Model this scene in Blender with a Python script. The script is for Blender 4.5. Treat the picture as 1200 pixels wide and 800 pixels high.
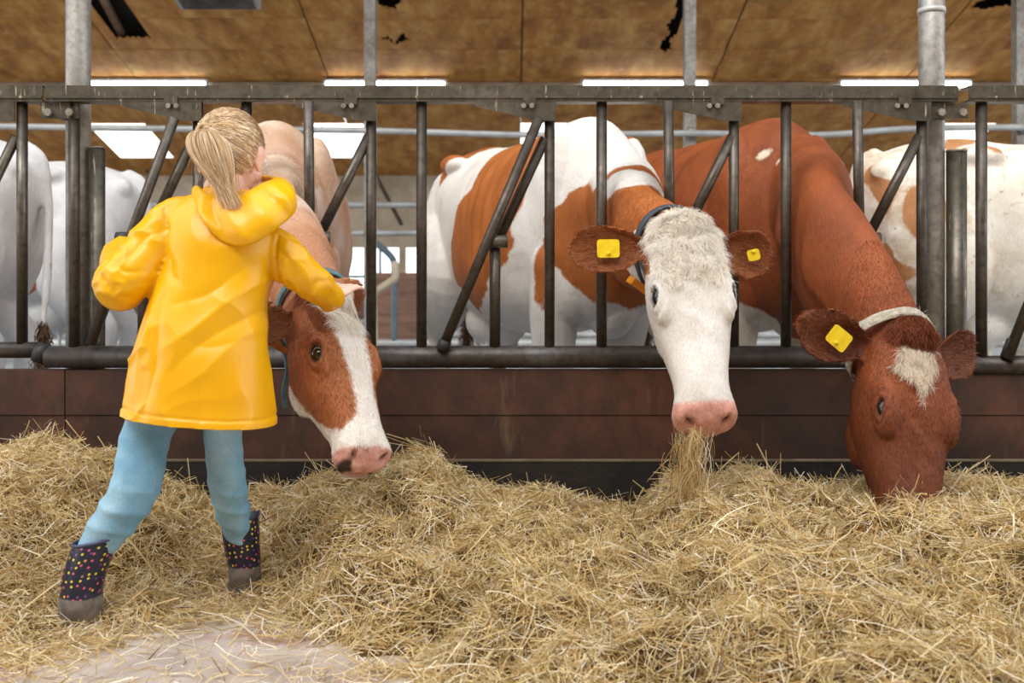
import bpy, bmesh, math, random
import numpy as np
from mathutils import Vector, Matrix, noise as mnoise

for _o in list(bpy.data.objects):
    bpy.data.objects.remove(_o)
S = bpy.context.scene
COL = S.collection
rng = np.random.default_rng(7)
random.seed(7)

# ------------------------------------------------------------------ camera
F = 35 / 36 * 1200            # focal length in photo pixels
CH, V0 = 0.85, 310.0          # camera height, horizon row
cam = bpy.data.cameras.new('camera')
cam.lens = 35; cam.sensor_width = 36
cam.shift_y = (V0 - 400) / 1200
camo = bpy.data.objects.new('camera', cam); COL.objects.link(camo)
camo.location = (0, 0, CH); camo.rotation_euler = (math.pi / 2, 0, 0)
cam.dof.use_dof = True; cam.dof.focus_distance = 2.75; cam.dof.aperture_fstop = 3.5
S.camera = camo

# ------------------------------------------------------------------ world, sun, exposure
W = bpy.data.worlds.new('overcast_sky'); S.world = W; W.use_nodes = True
_bg = W.node_tree.nodes['Background']
_bg.inputs[0].default_value = (0.93, 0.97, 1.0, 1); _bg.inputs[1].default_value = 2.2
_s = bpy.data.lights.new('sun', 'SUN'); _s.energy = 2.0; _s.angle = math.radians(35); _s.color = (1, .96, .9)
_so = bpy.data.objects.new('sun', _s); COL.objects.link(_so)
_so.rotation_euler = (math.radians(38), math.radians(-22), 0)
S.view_settings.view_transform = 'Standard'; S.view_settings.look = 'None'
S.view_settings.exposure = 0.12; S.view_settings.gamma = 1; S.view_settings.use_curve_mapping = False

# ------------------------------------------------------------------ helpers
def at(u, v, Y):
    """photo pixel and depth -> point in the barn (metres)"""
    return Vector(((u - 600) * Y / F, Y, CH - (v - V0) * Y / F))

def tag(o, label=None, cat=None, group=None, kind=None):
    if label: o['label'] = label
    if cat: o['category'] = cat
    if group: o['group'] = group
    if kind: o['kind'] = kind
    return o

def empty(name, loc=(0, 0, 0), parent=None):
    o = bpy.data.objects.new(name, None); COL.objects.link(o)
    o.empty_display_size = .1
    o.location = loc
    if parent: o.parent = parent
    return o

def link(name, me, mat, parent=None, smooth=True):
    """link mesh data given in world coordinates as one object under parent (an Empty at its own location)"""
    if mat and len(me.materials) == 0:
        for m in (mat if isinstance(mat, (list, tuple)) else [mat]): me.materials.append(m)
    if smooth: me.polygons.foreach_set('use_smooth', [True] * len(me.polygons))
    o = bpy.data.objects.new(name, me); COL.objects.link(o)
    if parent:
        o.parent = parent
        off = parent.location if parent.type == 'EMPTY' else Vector((0, 0, 0))      # mesh parts sit at the origin
        o.matrix_parent_inverse = Matrix.Translation(-off)
    return o

class MB:
    def __init__(s): s.v = []; s.f = []
    def add(s, v, f):
        b = len(s.v); s.v += [tuple(p) for p in v]; s.f += [tuple(i + b for i in q) for q in f]; return s
    def box(s, c, size, R=None, bev=0):
        hx, hy, hz = [k / 2 for k in size]
        vs = [Vector((x, y, z)) for x in (-hx, hx) for y in (-hy, hy) for z in (-hz, hz)]
        if R: vs = [R @ p for p in vs]
        c = Vector(c)
        return s.add([p + c for p in vs], [(0, 1, 3, 2), (4, 6, 7, 5), (0, 4, 5, 1), (2, 3, 7, 6), (0, 2, 6, 4), (1, 5, 7, 3)])
    def rings(s, R, cap=True):
        n = len(R[0]); vs = [p for r in R for p in r]; fs = []
        for i in range(len(R) - 1):
            for j in range(n):
                k = (j + 1) % n
                fs.append((i * n + j, i * n + k, (i + 1) * n + k, (i + 1) * n + j))
        if cap:
            fs.append(tuple(range(n - 1, -1, -1))); fs.append(tuple((len(R) - 1) * n + j for j in range(n)))
        return s.add(vs, fs)
    def tube(s, pts, rad, n=12, round_end=False, up=None, flat=1.0):
        pts = [Vector(p) for p in pts]
        if not hasattr(rad, '__len__'): rad = [rad] * len(pts)
        rad = list(rad)
        if round_end:
            d0 = (pts[0] - pts[1]).normalized(); d1 = (pts[-1] - pts[-2]).normalized()
            a0, a1, r0, r1 = pts[0], pts[-1], rad[0], rad[-1]
            pre = [(a0 + d0 * r0 * k, r0 * math.sqrt(max(0.004, 1 - k * k))) for k in (1.0, .92, .7, .4)]
            post = [(a1 + d1 * r1 * k, r1 * math.sqrt(max(0.004, 1 - k * k))) for k in (.4, .7, .92, 1.0)]
            pts = [p for p, _ in pre] + pts + [p for p, _ in post]; rad = [r for _, r in pre] + rad + [r for _, r in post]
        R = []; u = Vector(up) if up else None
        for i, p in enumerate(pts):
            t = (pts[min(i + 1, len(pts) - 1)] - pts[max(i - 1, 0)]).normalized()
            if u is None: u = t.orthogonal()
            u = (u - t * u.dot(t)).normalized(); w = t.cross(u)
            R.append([p + (u * math.cos(a) + w * math.sin(a) * flat) * rad[i] for a in [2 * math.pi * k / n for k in range(n)]])
        return s.rings(R)
    def ell(s, c, r, M=None, nu=20, nv=12):
        R = []; c = Vector(c)
        for i in range(nv + 1):
            th = math.pi * (i + .02) / (nv + .04)
            ring = []
            for j in range(nu):
                ph = 2 * math.pi * j / nu
                p = Vector((r[0] * math.sin(th) * math.cos(ph), r[1] * math.sin(th) * math.sin(ph), r[2] * math.cos(th)))
                ring.append(c + (M @ p if M else p))
            R.append(ring[::-1])
        return s.rings(R)
    def mesh(s, name='m'):
        me = bpy.data.meshes.new(name); me.from_pydata(s.v, [], s.f); me.update(); return me
    def build(s, name, mat, parent=None, smooth=True):
        return link(name, s.mesh(name), mat, parent, smooth)

def bez(pts, n=24):
    """Catmull-Rom through points (any dimension)"""
    P = np.array([list(p) for p in pts], float); P = np.vstack([2 * P[0] - P[1], P, 2 * P[-1] - P[-2]])
    out = []; m = len(P) - 3
    for k in range(n + 1):
        t = k / n * m; i = min(int(t), m - 1); t -= i
        a, b, c, d = P[i:i + 4]
        out.append(.5 * (2 * b + (c - a) * t + (2 * a - 5 * b + 4 * c - d) * t * t + (3 * b - a - 3 * c + d) * t ** 3))
    return np.array(out)

def remesh(mb, voxel, smooth_it=6, fac=.5):
    """fuse overlapping closed shells into one continuous skin"""
    o = bpy.data.objects.new('tmp', mb.mesh()); COL.objects.link(o)
    bm = bmesh.new(); bm.from_mesh(o.data); bmesh.ops.recalc_face_normals(bm, faces=bm.faces); bm.to_mesh(o.data); bm.free()
    m = o.modifiers.new('r', 'REMESH'); m.mode = 'VOXEL'; m.voxel_size = voxel; m.use_smooth_shade = True
    if smooth_it:
        k = o.modifiers.new('s', 'SMOOTH'); k.factor = fac; k.iterations = smooth_it
    dg = bpy.context.evaluated_depsgraph_get()
    me = bpy.data.meshes.new_from_object(o.evaluated_get(dg), depsgraph=dg)
    old = o.data; bpy.data.objects.remove(o); bpy.data.meshes.remove(old)
    return me

def get_co(me):
    a = np.empty(len(me.vertices) * 3, np.float32); me.vertices.foreach_get('co', a); return a.reshape(-1, 3).astype(float)
def set_co(me, a):
    me.vertices.foreach_set('co', np.ascontiguousarray(a, np.float32).ravel()); me.update()
def get_no(me):
    a = np.empty(len(me.vertices) * 3, np.float32); me.vertices.foreach_get('normal', a); return a.reshape(-1, 3).astype(float)
def attr(me, name, arr):
    at_ = me.attributes.new(name, 'FLOAT', 'POINT'); at_.data.foreach_set('value', np.ascontiguousarray(arr, np.float32))
def attr_col(me, name, arr):
    at_ = me.attributes.new(name, 'FLOAT_COLOR', 'POINT')
    c = np.ones((len(arr), 4), np.float32); c[:, :3] = arr; at_.data.foreach_set('color', c.ravel())
def sm(x, a, b):
    t = np.clip((x - a) / (b - a), 0, 1); return t * t * (3 - 2 * t)

# vectorised value noise (numpy), for hay heights, cloth folds and coat edges
_perm = np.random.default_rng(3).random(4096).astype(float)
def vnoise(p, scale=1.0, seed=0):
    p = np.asarray(p, float) * scale + 37.7 + seed * 13.13
    i = np.floor(p).astype(np.int64); f = p - i; f = f * f * (3 - 2 * f)
    d = p.shape[1]; out = 0
    for c in range(2 ** d):
        w = 1; h = 0
        for k in range(d):
            b = (c >> k) & 1
            w = w * (f[:, k] if b else 1 - f[:, k])
            h = h + (i[:, k] + b) * (73856093, 19349663, 83492791)[k]
        h = (h ^ (h >> 7)) * 2654435761
        out = out + w * _perm[(h >> 9) & 4095]
    return out * 2 - 1
def fbm(p, scale=1.0, oct=4, seed=0, gain=.5):
    s = 0; a = 1; t = 0
    for k in range(oct):
        s = s + a * vnoise(p, scale * 2 ** k, seed + k); t += a; a *= gain
    return s / t
def poly_sd(px, py, poly):
    """signed distance to polygon, positive inside"""
    P = np.array(poly, float); n = len(P); d = np.full(px.shape, 1e9); ins = np.zeros(px.shape, bool)
    for i in range(n):
        a = P[i]; b = P[(i + 1) % n]; e = b - a
        wx = px - a[0]; wy = py - a[1]
        t = np.clip((wx * e[0] + wy * e[1]) / (e @ e + 1e-12), 0, 1)
        d = np.minimum(d, (wx - e[0] * t) ** 2 + (wy - e[1] * t) ** 2)
        c = (a[1] > py) != (b[1] > py)
        xi = e[0] * (py - a[1]) / (e[1] if abs(e[1]) > 1e-9 else 1e-9) + a[0]
        ins ^= c & (px < xi)
    d = np.sqrt(d); return np.where(ins, d, -d)

def ribbons(name, paths, width, side, colors=None, taper=True, tip=.15):
    """many thin strands in one mesh. paths N,K,3; width N; side N,K,3 unit vectors"""
    N, K, _ = paths.shape
    w = np.asarray(width).reshape(-1, 1, 1) * np.ones((N, K, 1)) * .5
    if taper: w = w * np.linspace(1, tip, K).reshape(1, K, 1)
    A = paths - side * w; B = paths + side * w
    co = np.stack([A, B], 2).reshape(-1, 3)
    base = (np.arange(N) * K * 2)[:, None]
    k = np.arange(K - 1)[None, :] * 2
    q = np.stack([base + k, base + k + 1, base + k + 3, base + k + 2], 2).reshape(-1)
    me = bpy.data.meshes.new(name)
    me.vertices.add(len(co)); me.vertices.foreach_set('co', co.astype(np.float32).ravel())
    nq = N * (K - 1)
    me.loops.add(nq * 4); me.loops.foreach_set('vertex_index', q.astype(np.int32))
    me.polygons.add(nq); me.polygons.foreach_set('loop_start', (np.arange(nq) * 4).astype(np.int32))
    me.update(); me.validate()
    if colors is not None:
        attr_col(me, 'col', np.repeat(colors, K * 2, axis=0))
    return me
def unit(a): return a / (np.linalg.norm(a, axis=-1, keepdims=True) + 1e-9)

# ------------------------------------------------------------------ materials
def srgb(*c):
    return tuple((x / 12.92 if x <= .04045 else ((x + .055) / 1.055) ** 2.4) for x in [k / 255 for k in c])
class NT:
    def __init__(s, name):
        s.m = bpy.data.materials.new(name); s.m.use_nodes = True; s.t = s.m.node_tree
        s.b = s.t.nodes['Principled BSDF']
    def n(s, typ, **kw):
        x = s.t.nodes.new(typ)
        for k, v in kw.items():
            if k.startswith('i_'):
                key = k[2:]; key = int(key) if key.isdigit() else key.replace('_', ' ')
                if isinstance(v, bpy.types.NodeSocket): s.t.links.new(v, x.inputs[key])
                else: x.inputs[key].default_value = v
            else: setattr(x, k, v)
        return x
    def l(s, a, b): s.t.links.new(a, b)
    def noise(s, scale=5, detail=4, rough=.55, vec=None, dist=0):
        x = s.n('ShaderNodeTexNoise', i_Scale=scale, i_Detail=detail, i_Roughness=rough, i_Distortion=dist)
        if vec is not None: s.l(vec, x.inputs['Vector'])
        return x.outputs['Fac']
    def coord(s, scale=(1, 1, 1), rot=(0, 0, 0)):
        c = s.n('ShaderNodeTexCoord'); m = s.n('ShaderNodeMapping'); s.l(c.outputs['Object'], m.inputs[0])
        m.inputs['Scale'].default_value = scale; m.inputs['Rotation'].default_value = rot
        return m.outputs[0]
    def ramp(s, fac, stops):
        r = s.n('ShaderNodeValToRGB'); s.l(fac, r.inputs[0]); e = r.color_ramp.elements
        while len(e) < len(stops): e.new(.5)
        for k, (p, c) in enumerate(stops):
            e[k].position = p; e[k].color = (*c[:3], 1) if hasattr(c, '__len__') else (c, c, c, 1)
        return r.outputs[0]
    def mix(s, fac, a, b, mode='MIX'):
        x = s.n('ShaderNodeMix', data_type='RGBA', blend_type=mode)
        for sock, v in ((x.inputs[0], fac), (x.inputs[6], a), (x.inputs[7], b)):
            if isinstance(v, bpy.types.NodeSocket): s.l(v, sock)
            elif hasattr(v, '__len__'): sock.default_value = (*v[:3], 1)
            else: sock.default_value = v
        return x.outputs[2]
    def math(s, op, a, b=0.0):
        x = s.n('ShaderNodeMath', operation=op)
        for k, v in ((0, a), (1, b)):
            if isinstance(v, bpy.types.NodeSocket): s.l(v, x.inputs[k])
            else: x.inputs[k].default_value = v
        return x.outputs[0]
    def attr(s, name, col=False):
        return s.n('ShaderNodeAttribute', attribute_name=name).outputs['Color' if col else 'Fac']
    def bump(s, h, strength=.3, dist=.01):
        x = s.n('ShaderNodeBump', i_Strength=strength, i_Distance=dist); s.l(h, x.inputs['Height']); s.l(x.outputs[0], s.b.inputs['Normal'])
    def out(s, col=None, rough=None, metal=None, spec=None):
        for k, v in (('Base Color', col), ('Roughness', rough), ('Metallic', metal), ('Specular IOR Level', spec)):
            if v is None: continue
            if isinstance(v, bpy.types.NodeSocket): s.l(v, s.b.inputs[k])
            elif hasattr(v, '__len__'): s.b.inputs[k].default_value = (*v[:3], 1)
            else: s.b.inputs[k].default_value = v
        return s.m

def simple(name, c1, c2=None, scale=6, rough=.6, metal=0, bump=0, bscale=None, stretch=(1, 1, 1), lo=.35, hi=.65, spec=.5):
    t = NT(name); v = t.coord(stretch)
    if c2:
        f = t.noise(scale, 5, .6, v); col = t.ramp(f, [(lo, c1), (hi, c2)])
    else: col = c1
    if bump: t.bump(t.noise(bscale or scale * 4, 4, .6, v), bump, .01)
    return t.out(col, rough, metal, spec)

def thin(name):
    """thin strands: colour from the strand, light passes partly through"""
    t = NT(name); c = t.attr('col', True); t.l(c, t.b.inputs['Base Color']); t.b.inputs['Roughness'].default_value = .5; t.b.inputs['Specular IOR Level'].default_value = .3
    tr = t.n('ShaderNodeBsdfTranslucent'); t.l(c, tr.inputs[0]); mx = t.n('ShaderNodeMixShader'); mx.inputs[0].default_value = .45
    t.l(t.b.outputs[0], mx.inputs[1]); t.l(tr.outputs[0], mx.inputs[2]); t.l(mx.outputs[0], t.t.nodes['Material Output'].inputs[0])
    return t.m

def emissive(name, c, e):
    t = NT(name); t.b.inputs['Emission Color'].default_value = (*c, 1); t.b.inputs['Emission Strength'].default_value = e
    return t.out(c, .5)

M = {}
def steel(name, a, b, c, rough=.45, metal=.55, streak=False):
    t = NT(name); v = t.coord()
    n1 = t.noise(4, 6, .65, v); n2 = t.noise(38, 4, .6, v)
    col = t.ramp(n1, [(.3, a), (.52, b), (.75, c)])
    col = t.mix(t.ramp(n2, [(.45, 0.0), (.7, .55)]), col, tuple(x * .45 for x in a))
    if streak:
        sk = t.noise(1, 3, .5, t.coord((85, 85, 9)))
        col = t.mix(t.ramp(sk, [(.64, 0.0), (.70, .7)]), col, srgb(196, 190, 170))
    t.bump(n2, .25, .004)
    return t.out(col, t.ramp(n1, [(.3, rough + .2), (.7, rough - .08)]), metal)
M['bar'] = steel('weathered_bar_steel', srgb(64, 55, 46), srgb(88, 80, 71), srgb(116, 110, 102), .38, .6)
M['rail'] = steel('weathered_rail_steel', srgb(74, 68, 56), srgb(100, 94, 82), srgb(126, 121, 110), .4, .6, streak=True)
M['galv'] = steel('galvanised_post_steel', srgb(128, 120, 108), srgb(158, 154, 148), srgb(184, 182, 178), .42, .5)
M['pipe'] = steel('dark_bottom_pipe_steel', srgb(60, 52, 46), srgb(84, 78, 74), srgb(112, 110, 112), .4, .55)
M['lightsteel'] = simple('pale_galvanised_steel', srgb(165, 165, 163), srgb(196, 198, 198), 5, .5, .3, .1)
M['bolt'] = simple('bolt_steel', srgb(140, 134, 122), srgb(180, 176, 168), 30, .4, .7)
M['black_rubber'] = simple('black_rubber', (.015, .014, .013), (.03, .028, .025), 20, .6)
# ================================================================== the setting
# floor: pinkish worn concrete
t = NT('worn_concrete'); v = t.coord()
c = t.ramp(t.noise(2.2, 6, .65, v), [(.3, srgb(150, 134, 126)), (.5, srgb(186, 172, 162)), (.7, srgb(206, 196, 188))])
c = t.mix(t.ramp(t.noise(5, 3, .5, v), [(.58, 0.0), (.68, .55)]), c, srgb(150, 96, 84))
t.bump(t.noise(40, 5, .7, v), .35, .006); M['concrete'] = t.out(c, .8)
t = NT('wet_stall_floor'); v = t.coord((1, 3, 1))
c = t.ramp(t.noise(1.5, 5, .65, v), [(.3, srgb(120, 128, 136)), (.7, srgb(196, 204, 212))])
t.bump(t.noise(12, 3, .6, v), .15, .01); M['wetfloor'] = t.out(c, .28)

tag(MB().box((0, -2.7, -.05), (30, 12.16, .1)).build('floor', M['concrete'], smooth=False), kind='structure')
tag(MB().box((0, 9.7, -.05), (30, 12.6, .1)).build('floor_stall', M['wetfloor'], smooth=False), kind='structure')

# roof: one slope falling away from the alley, lined with ply panels
RS = .286
def roof_z(Y): return CH + 5.63 - RS * Y
ang = math.atan(RS)
t = NT('ochre_ceiling_panel'); v = t.coord((1, 1, 1))
oi = t.n('ShaderNodeObjectInfo').outputs['Random']
vv = t.n('ShaderNodeVectorMath', operation='ADD'); t.l(v, vv.inputs[0])
cx = t.n('ShaderNodeCombineXYZ'); t.l(t.math('MULTIPLY', oi, 40), cx.inputs[0]); t.l(cx.outputs[0], vv.inputs[1])
str_ = t.n('ShaderNodeMapping'); t.l(vv.outputs[0], str_.inputs[0]); str_.inputs['Scale'].default_value = (2.2, .8, 1)
n1 = t.noise(2.2, 6, .6, str_.outputs[0]); n2 = t.noise(9, 4, .65, vv.outputs[0])
c = t.ramp(n1, [(.28, srgb(142, 88, 32)), (.5, srgb(186, 128, 56)), (.72, srgb(214, 168, 96))])
c = t.mix(t.ramp(n2, [(.56, 0.0), (.75, .5)]), c, srgb(224, 190, 132))
c = t.mix(t.ramp(t.noise(3.2, 5, .6, vv.outputs[0]), [(.54, 0.0), (.72, .6)]), c, srgb(112, 66, 26))
t.bump(n2, .15, .01); M['panel'] = t.out(c, .75)
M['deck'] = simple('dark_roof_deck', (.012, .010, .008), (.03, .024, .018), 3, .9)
M['plank_raw'] = simple('raw_timber', srgb(120, 92, 70), srgb(158, 128, 100), 3, .8, 0, .2, stretch=(1, 8, 1))

def slab(y0, y1, x0, x1, up0, up1, name, mat, **k):
    """slab lying along the roof slope between two heights above its underside"""
    vs = [(x, y, roof_z(y) + u) for u in (up0, up1) for (x, y) in ((x0, y0), (x1, y0), (x1, y1), (x0, y1))]
    mb = MB().add(vs, [(3, 2, 1, 0), (4, 5, 6, 7), (0, 1, 5, 4), (1, 2, 6, 5), (2, 3, 7, 6), (3, 0, 4, 7)])
    return mb.build(name, mat, smooth=False, **k)
def roof_strip(y0, y1, xs):
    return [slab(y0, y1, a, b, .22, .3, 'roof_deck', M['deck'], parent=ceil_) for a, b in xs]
# skylights: four openings in the deck and panels between y 13.17 and 14.3
SKY = [(-5.62, -4.86), (-2.76, -1.97), (.12, .92), (5.55, 6.4)]
SY0, SY1 = 13.17, 14.3
# unseen other slope and wall behind the camera; open ridge added to top-light the alley
_rb = MB().add([(-14, -2.6, 5.7), (14, -2.6, 5.7), (14, -8, 4.2), (-14, -8, 4.2), (-14, -2.6, 5.8), (14, -2.6, 5.8), (14, -8, 4.3), (-14, -8, 4.3)], [(0, 1, 2, 3), (7, 6, 5, 4), (0, 4, 5, 1), (1, 5, 6, 2), (2, 6, 7, 3), (3, 7, 4, 0)])
ceil_ = tag(empty('ceiling', (0, 12, 3.0)), kind='structure')
_xe = [-14] + [e for s in SKY for e in s] + [14]
_rb.build('roof_deck', M['panel'], ceil_, smooth=False)
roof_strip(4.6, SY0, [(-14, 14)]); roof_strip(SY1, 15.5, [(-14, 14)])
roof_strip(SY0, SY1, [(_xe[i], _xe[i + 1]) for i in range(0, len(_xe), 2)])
M['skyglass'] = emissive('bright_skylight_sheet', (1, .97, .9), 2.2)
for a, b in SKY:
    w = tag(slab(SY0, SY1, a, b, -.004, .010, 'window_%d' % (SKY.index((a, b)) + 1), M['skyglass']), kind='structure')
rows = [9.30, 9.94, 10.57, 11.22, 11.93, 12.55, 13.17, 13.73, 14.3, 15.2]
cols = [.11 + 2.3 * k for k in range(-6, 7)]
def rag(cx, cy, rx, ry, n=14, seed=1, irr=.45):
    r = random.Random(seed)
    return [(cx + math.cos(a) * rx * (1 + irr * (r.random() - .5) * 2), cy + math.sin(a) * ry * (1 + irr * (r.random() - .5) * 2)) for a in [2 * math.pi * k / n for k in range(n)]]
HOLES = [[(-4.38, 9.5), (-3.98, 9.5), (-3.98, 10.97), (-4.38, 10.97)],
         rag(-1.27, 10.24, .17, .12, seed=4), [(-1.46, 10.99), (-1.36, 10.93), (-1.30, 11.08), (-1.24, 10.92), (-1.19, 10.86), (-1.13, 11.0), (-1.2, 11.03), (-1.29, 11.14), (-1.36, 11.02)],
         [(1.72, 9.9), (1.86, 10.0), (1.84, 10.45), (1.79, 10.6), (1.82, 10.85), (1.76, 11.0), (1.79, 11.2), (1.72, 11.3), (1.65, 11.18), (1.68, 10.98), (1.72, 10.9), (1.66, 10.7), (1.72, 10.5), (1.68, 10.2)],
         [(4.75, 10.33), (4.86, 10.1), (4.95, 9.9), (5.25, 9.9), (5.27, 10.38), (5.1, 10.32), (4.9, 10.4)]]
for j in range(len(rows) - 1):
    for i in range(len(cols) - 1):
        y0, y1 = rows[j] + .006, rows[j + 1] - .006; x0, x1 = cols[i] + .008, cols[i + 1] - .008
        cut = [h for h in HOLES if max(p[0] for p in h) > x0 and min(p[0] for p in h) < x1 and max(p[1] for p in h) > y0 and min(p[1] for p in h) < y1]
        sky = [(a, b) for a, b in SKY if b > x0 and a < x1] if (rows[j] >= SY0 - .01 and rows[j + 1] <= SY1 + .01) else []
        r = random.Random(i * 31 + j); dz = r.uniform(-.006, .006)
        if not cut and not sky:
            slab(y0, y1, x0, x1, dz, dz + .012, 'panel', M['panel'], parent=ceil_); continue
        nx = 77 if cut else 1; ny = 22 if cut else 1
        gx = np.linspace(x0, x1, nx + 1); gy = np.linspace(y0, y1, ny + 1)
        if sky:
            gx = sorted([x0, x1] + [e for s in sky for e in s if x0 < e < x1]); nx = len(gx) - 1; ny = 1; gy = [y0, y1]
        mb = MB()
        CX, CY = np.meshgrid((np.array(gx[1:]) + np.array(gx[:-1])) / 2, (np.array(gy[1:]) + np.array(gy[:-1])) / 2)
        keep = np.ones(CX.shape, bool)
        for h in cut: keep &= poly_sd(CX.ravel(), CY.ravel(), h).reshape(CX.shape) < .006 * np.sin(CX * 90)
        for a, b in sky: keep &= ~((CX > a) & (CX < b))
        for b_ in range(ny):
            a_ = 0
            while a_ < nx:
                if not keep[b_, a_]: a_ += 1; continue
                e = a_
                while e < nx and keep[b_, e]: e += 1
                vs = [(x, y, roof_z(y) + dz + u) for u in (0, .012) for (x, y) in ((gx[a_], gy[b_]), (gx[e], gy[b_]), (gx[e], gy[b_ + 1]), (gx[a_], gy[b_ + 1]))]
                mb.add(vs, [(3, 2, 1, 0), (4, 5, 6, 7), (0, 1, 5, 4), (1, 2, 6, 5), (2, 3, 7, 6), (3, 0, 4, 7)])
                a_ = e
        if mb.f: mb.build('panel', M['panel'], ceil_, smooth=False)
# torn batten seen inside the big opening, skylight kerbs
MB().box((-4.25, 10.35, roof_z(10.35) + .1), (.07, 1.5, .06), Matrix.Rotation(-ang, 3, 'X') @ Matrix.Rotation(.12, 3, 'Z')).build('batten', M['plank_raw'], ceil_, smooth=False)
# purlin under the panels that carries the tube lights
MB().box((0, 12.02, roof_z(12.02) - .045), (28, .1, .09)).build('purlin', simple('grey_purlin', srgb(120, 104, 84), srgb(150, 136, 116), 3, .7), ceil_, smooth=False)

# sheet metal box hung under the roof
b = empty('vent_box', (-2.98, 10.06, roof_z(10.06) - .07)); tag(b, 'grey sheet metal box fixed under the ochre ceiling', 'vent')
MB().box((-2.98, 10.06, roof_z(10.06) - .045), (.82, .30, .12), Matrix.Rotation(-ang, 3, 'X')).build('casing', M['lightsteel'], b, smooth=False)
MB().box((-2.98, 10.06, roof_z(10.06) - .112), (.74, .22, .012), Matrix.Rotation(-ang, 3, 'X')).build('grille', M['bar'], b, smooth=False)

# tube lights
M['tube'] = emissive('lit_fluorescent_tube', (.97, 1, 1), 9.0)
def tube_light(x0, x1, label):
    Y = 11.85; z = at(0, 98.5, Y).z
    a, b = (x0 - 600) * Y / F, (x1 - 600) * Y / F
    o = tag(empty('tube_light', ((a + b) / 2, Y, z)), label, 'light', 'tube lights under the purlin')
    MB().box(((a + b) / 2, Y + .02, z + .04), (b - a, .07, .035)).build('housing', M['lightsteel'], o, smooth=False)
    MB().tube([(a + .02, Y, z), (b - .02, Y, z)], .034, 12).build('tube', M['tube'], o)
    for x in (a + .008, b - .008): MB().box((x, Y, z + .005), (.03, .05, .08)).build('end_cap', M['lightsteel'], o, smooth=False)
    for x in (a + .25, b - .25): MB().box((x, Y + .04, (z + .05 + roof_z(12.0)) / 2), (.02, .03, abs(roof_z(12) - z) + .02)).build('hanger', M['lightsteel'], o, smooth=False)
tube_light(101, 243, 'leftmost lit fluorescent tube, above the blonde girl')
tube_light(380, 523, 'lit fluorescent tube crossed by a thin square post, second from left')
tube_light(682, 830, 'lit fluorescent tube above the white-faced cow')
tube_light(984, 1138, 'lit fluorescent tube behind the thick galvanised post on the right')

# back wall at y 15: plaster above, open bright window bands, brown boards below
YB = 15.0
t = NT('stained_plaster'); v = t.coord()
c = t.ramp(t.noise(1.2, 6, .65, v), [(.3, srgb(150, 132, 110)), (.55, srgb(190, 176, 156)), (.75, srgb(222, 214, 204))])
t.bump(t.noise(20, 4, .6, v), .2, .01); M['plaster'] = t.out(c, .85)
M['brownboard'] = simple('brown_board', srgb(110, 78, 62), srgb(142, 106, 88), 3, .7, stretch=(1, 1, 6))
M['glow'] = emissive('daylit_window', (.93, .97, 1.0), 1.5)
M['blueframe'] = simple('blue_grey_frame', srgb(78, 98, 108), srgb(104, 122, 130), 4, .5)
zt = roof_z(YB); z1 = at(0, 290, YB).z; z0 = at(0, 338, YB).z
wb = tag(MB().box((0, YB + .1, (zt + .1 + z1) / 2), (30, .2, zt + .1 - z1)).build('wall_back', M['plaster'], smooth=False), kind='structure')
MB().box((0, YB + .1, z0 / 2), (30, .2, z0)).build('board_wall', M['brownboard'], wb, smooth=False)
for k, x in enumerate(range(-14, 15, 2)):
    MB().box((x + .35, YB + .02, (z0 + z1) / 2), (.22 if k % 2 else .1, .12, z1 - z0)).build('window_pier', M['plaster'], wb, smooth=False)
    if x < 14:
        w = tag(MB().box((x + 1.35, YB + .14, (z0 + z1) / 2), (1.9, .02, z1 - z0)).build('window_%d' % (k + 5), M['glow'], smooth=False), kind='structure')
        for xx in (.7, 1.35, 2.0): MB().box((x + xx, YB + .1, (z0 + z1) / 2), (.035, .05, z1 - z0)).build('mullion', M['blueframe'], w, smooth=False)
        MB().box((x + 1.35, YB + .1, z0 + .18), (1.9, .05, .04)).build('mullion', M['blueframe'], w, smooth=False)

tag(MB().box((0, -8.1, 2.1), (28, .2, 4.2)).build('wall_rear', M['plaster'], smooth=False), kind='structure')
# thin square roof posts
for u, lab in ((434, 'thin square roof post behind the fence, left of the white-faced cow'), (808, 'thin square roof post behind the red cow'), (1195, 'thin square roof post at the right edge')):
    Y = 8.0; X = (u - 600) * Y / F
    o = tag(empty('roof_post', (X, Y, 0)), lab, 'post', 'thin roof posts')
    MB().box((X, Y, roof_z(Y) / 2), (.09, .09, roof_z(Y))).build('shaft', M['galv'], o, smooth=False)
    MB().box((X, Y, .01), (.2, .2, .02)).build('foot_plate', M['galv'], o, smooth=False)
    MB().tube([(X, Y - .05, at(0, 154, Y).z), (X, Y - .075, at(0, 154, Y).z)], .03, 10).build('pipe_clip', M['galv'], o)
# water pipe clipped to the posts
pts = [at(u, v_, 7.9) for u, v_ in ((-200, 146), (20, 148), (130, 150), (434, 153), (620, 158), (808, 156), (960, 158), (1060, 151), (1195, 149), (1400, 150))]
tag(MB().tube([Vector(p) for p in bez(pts, 40)], .026, 10).build('water_pipe', M['lightsteel']), 'long pale pipe sagging across the barn behind the fence', 'pipe')

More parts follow.
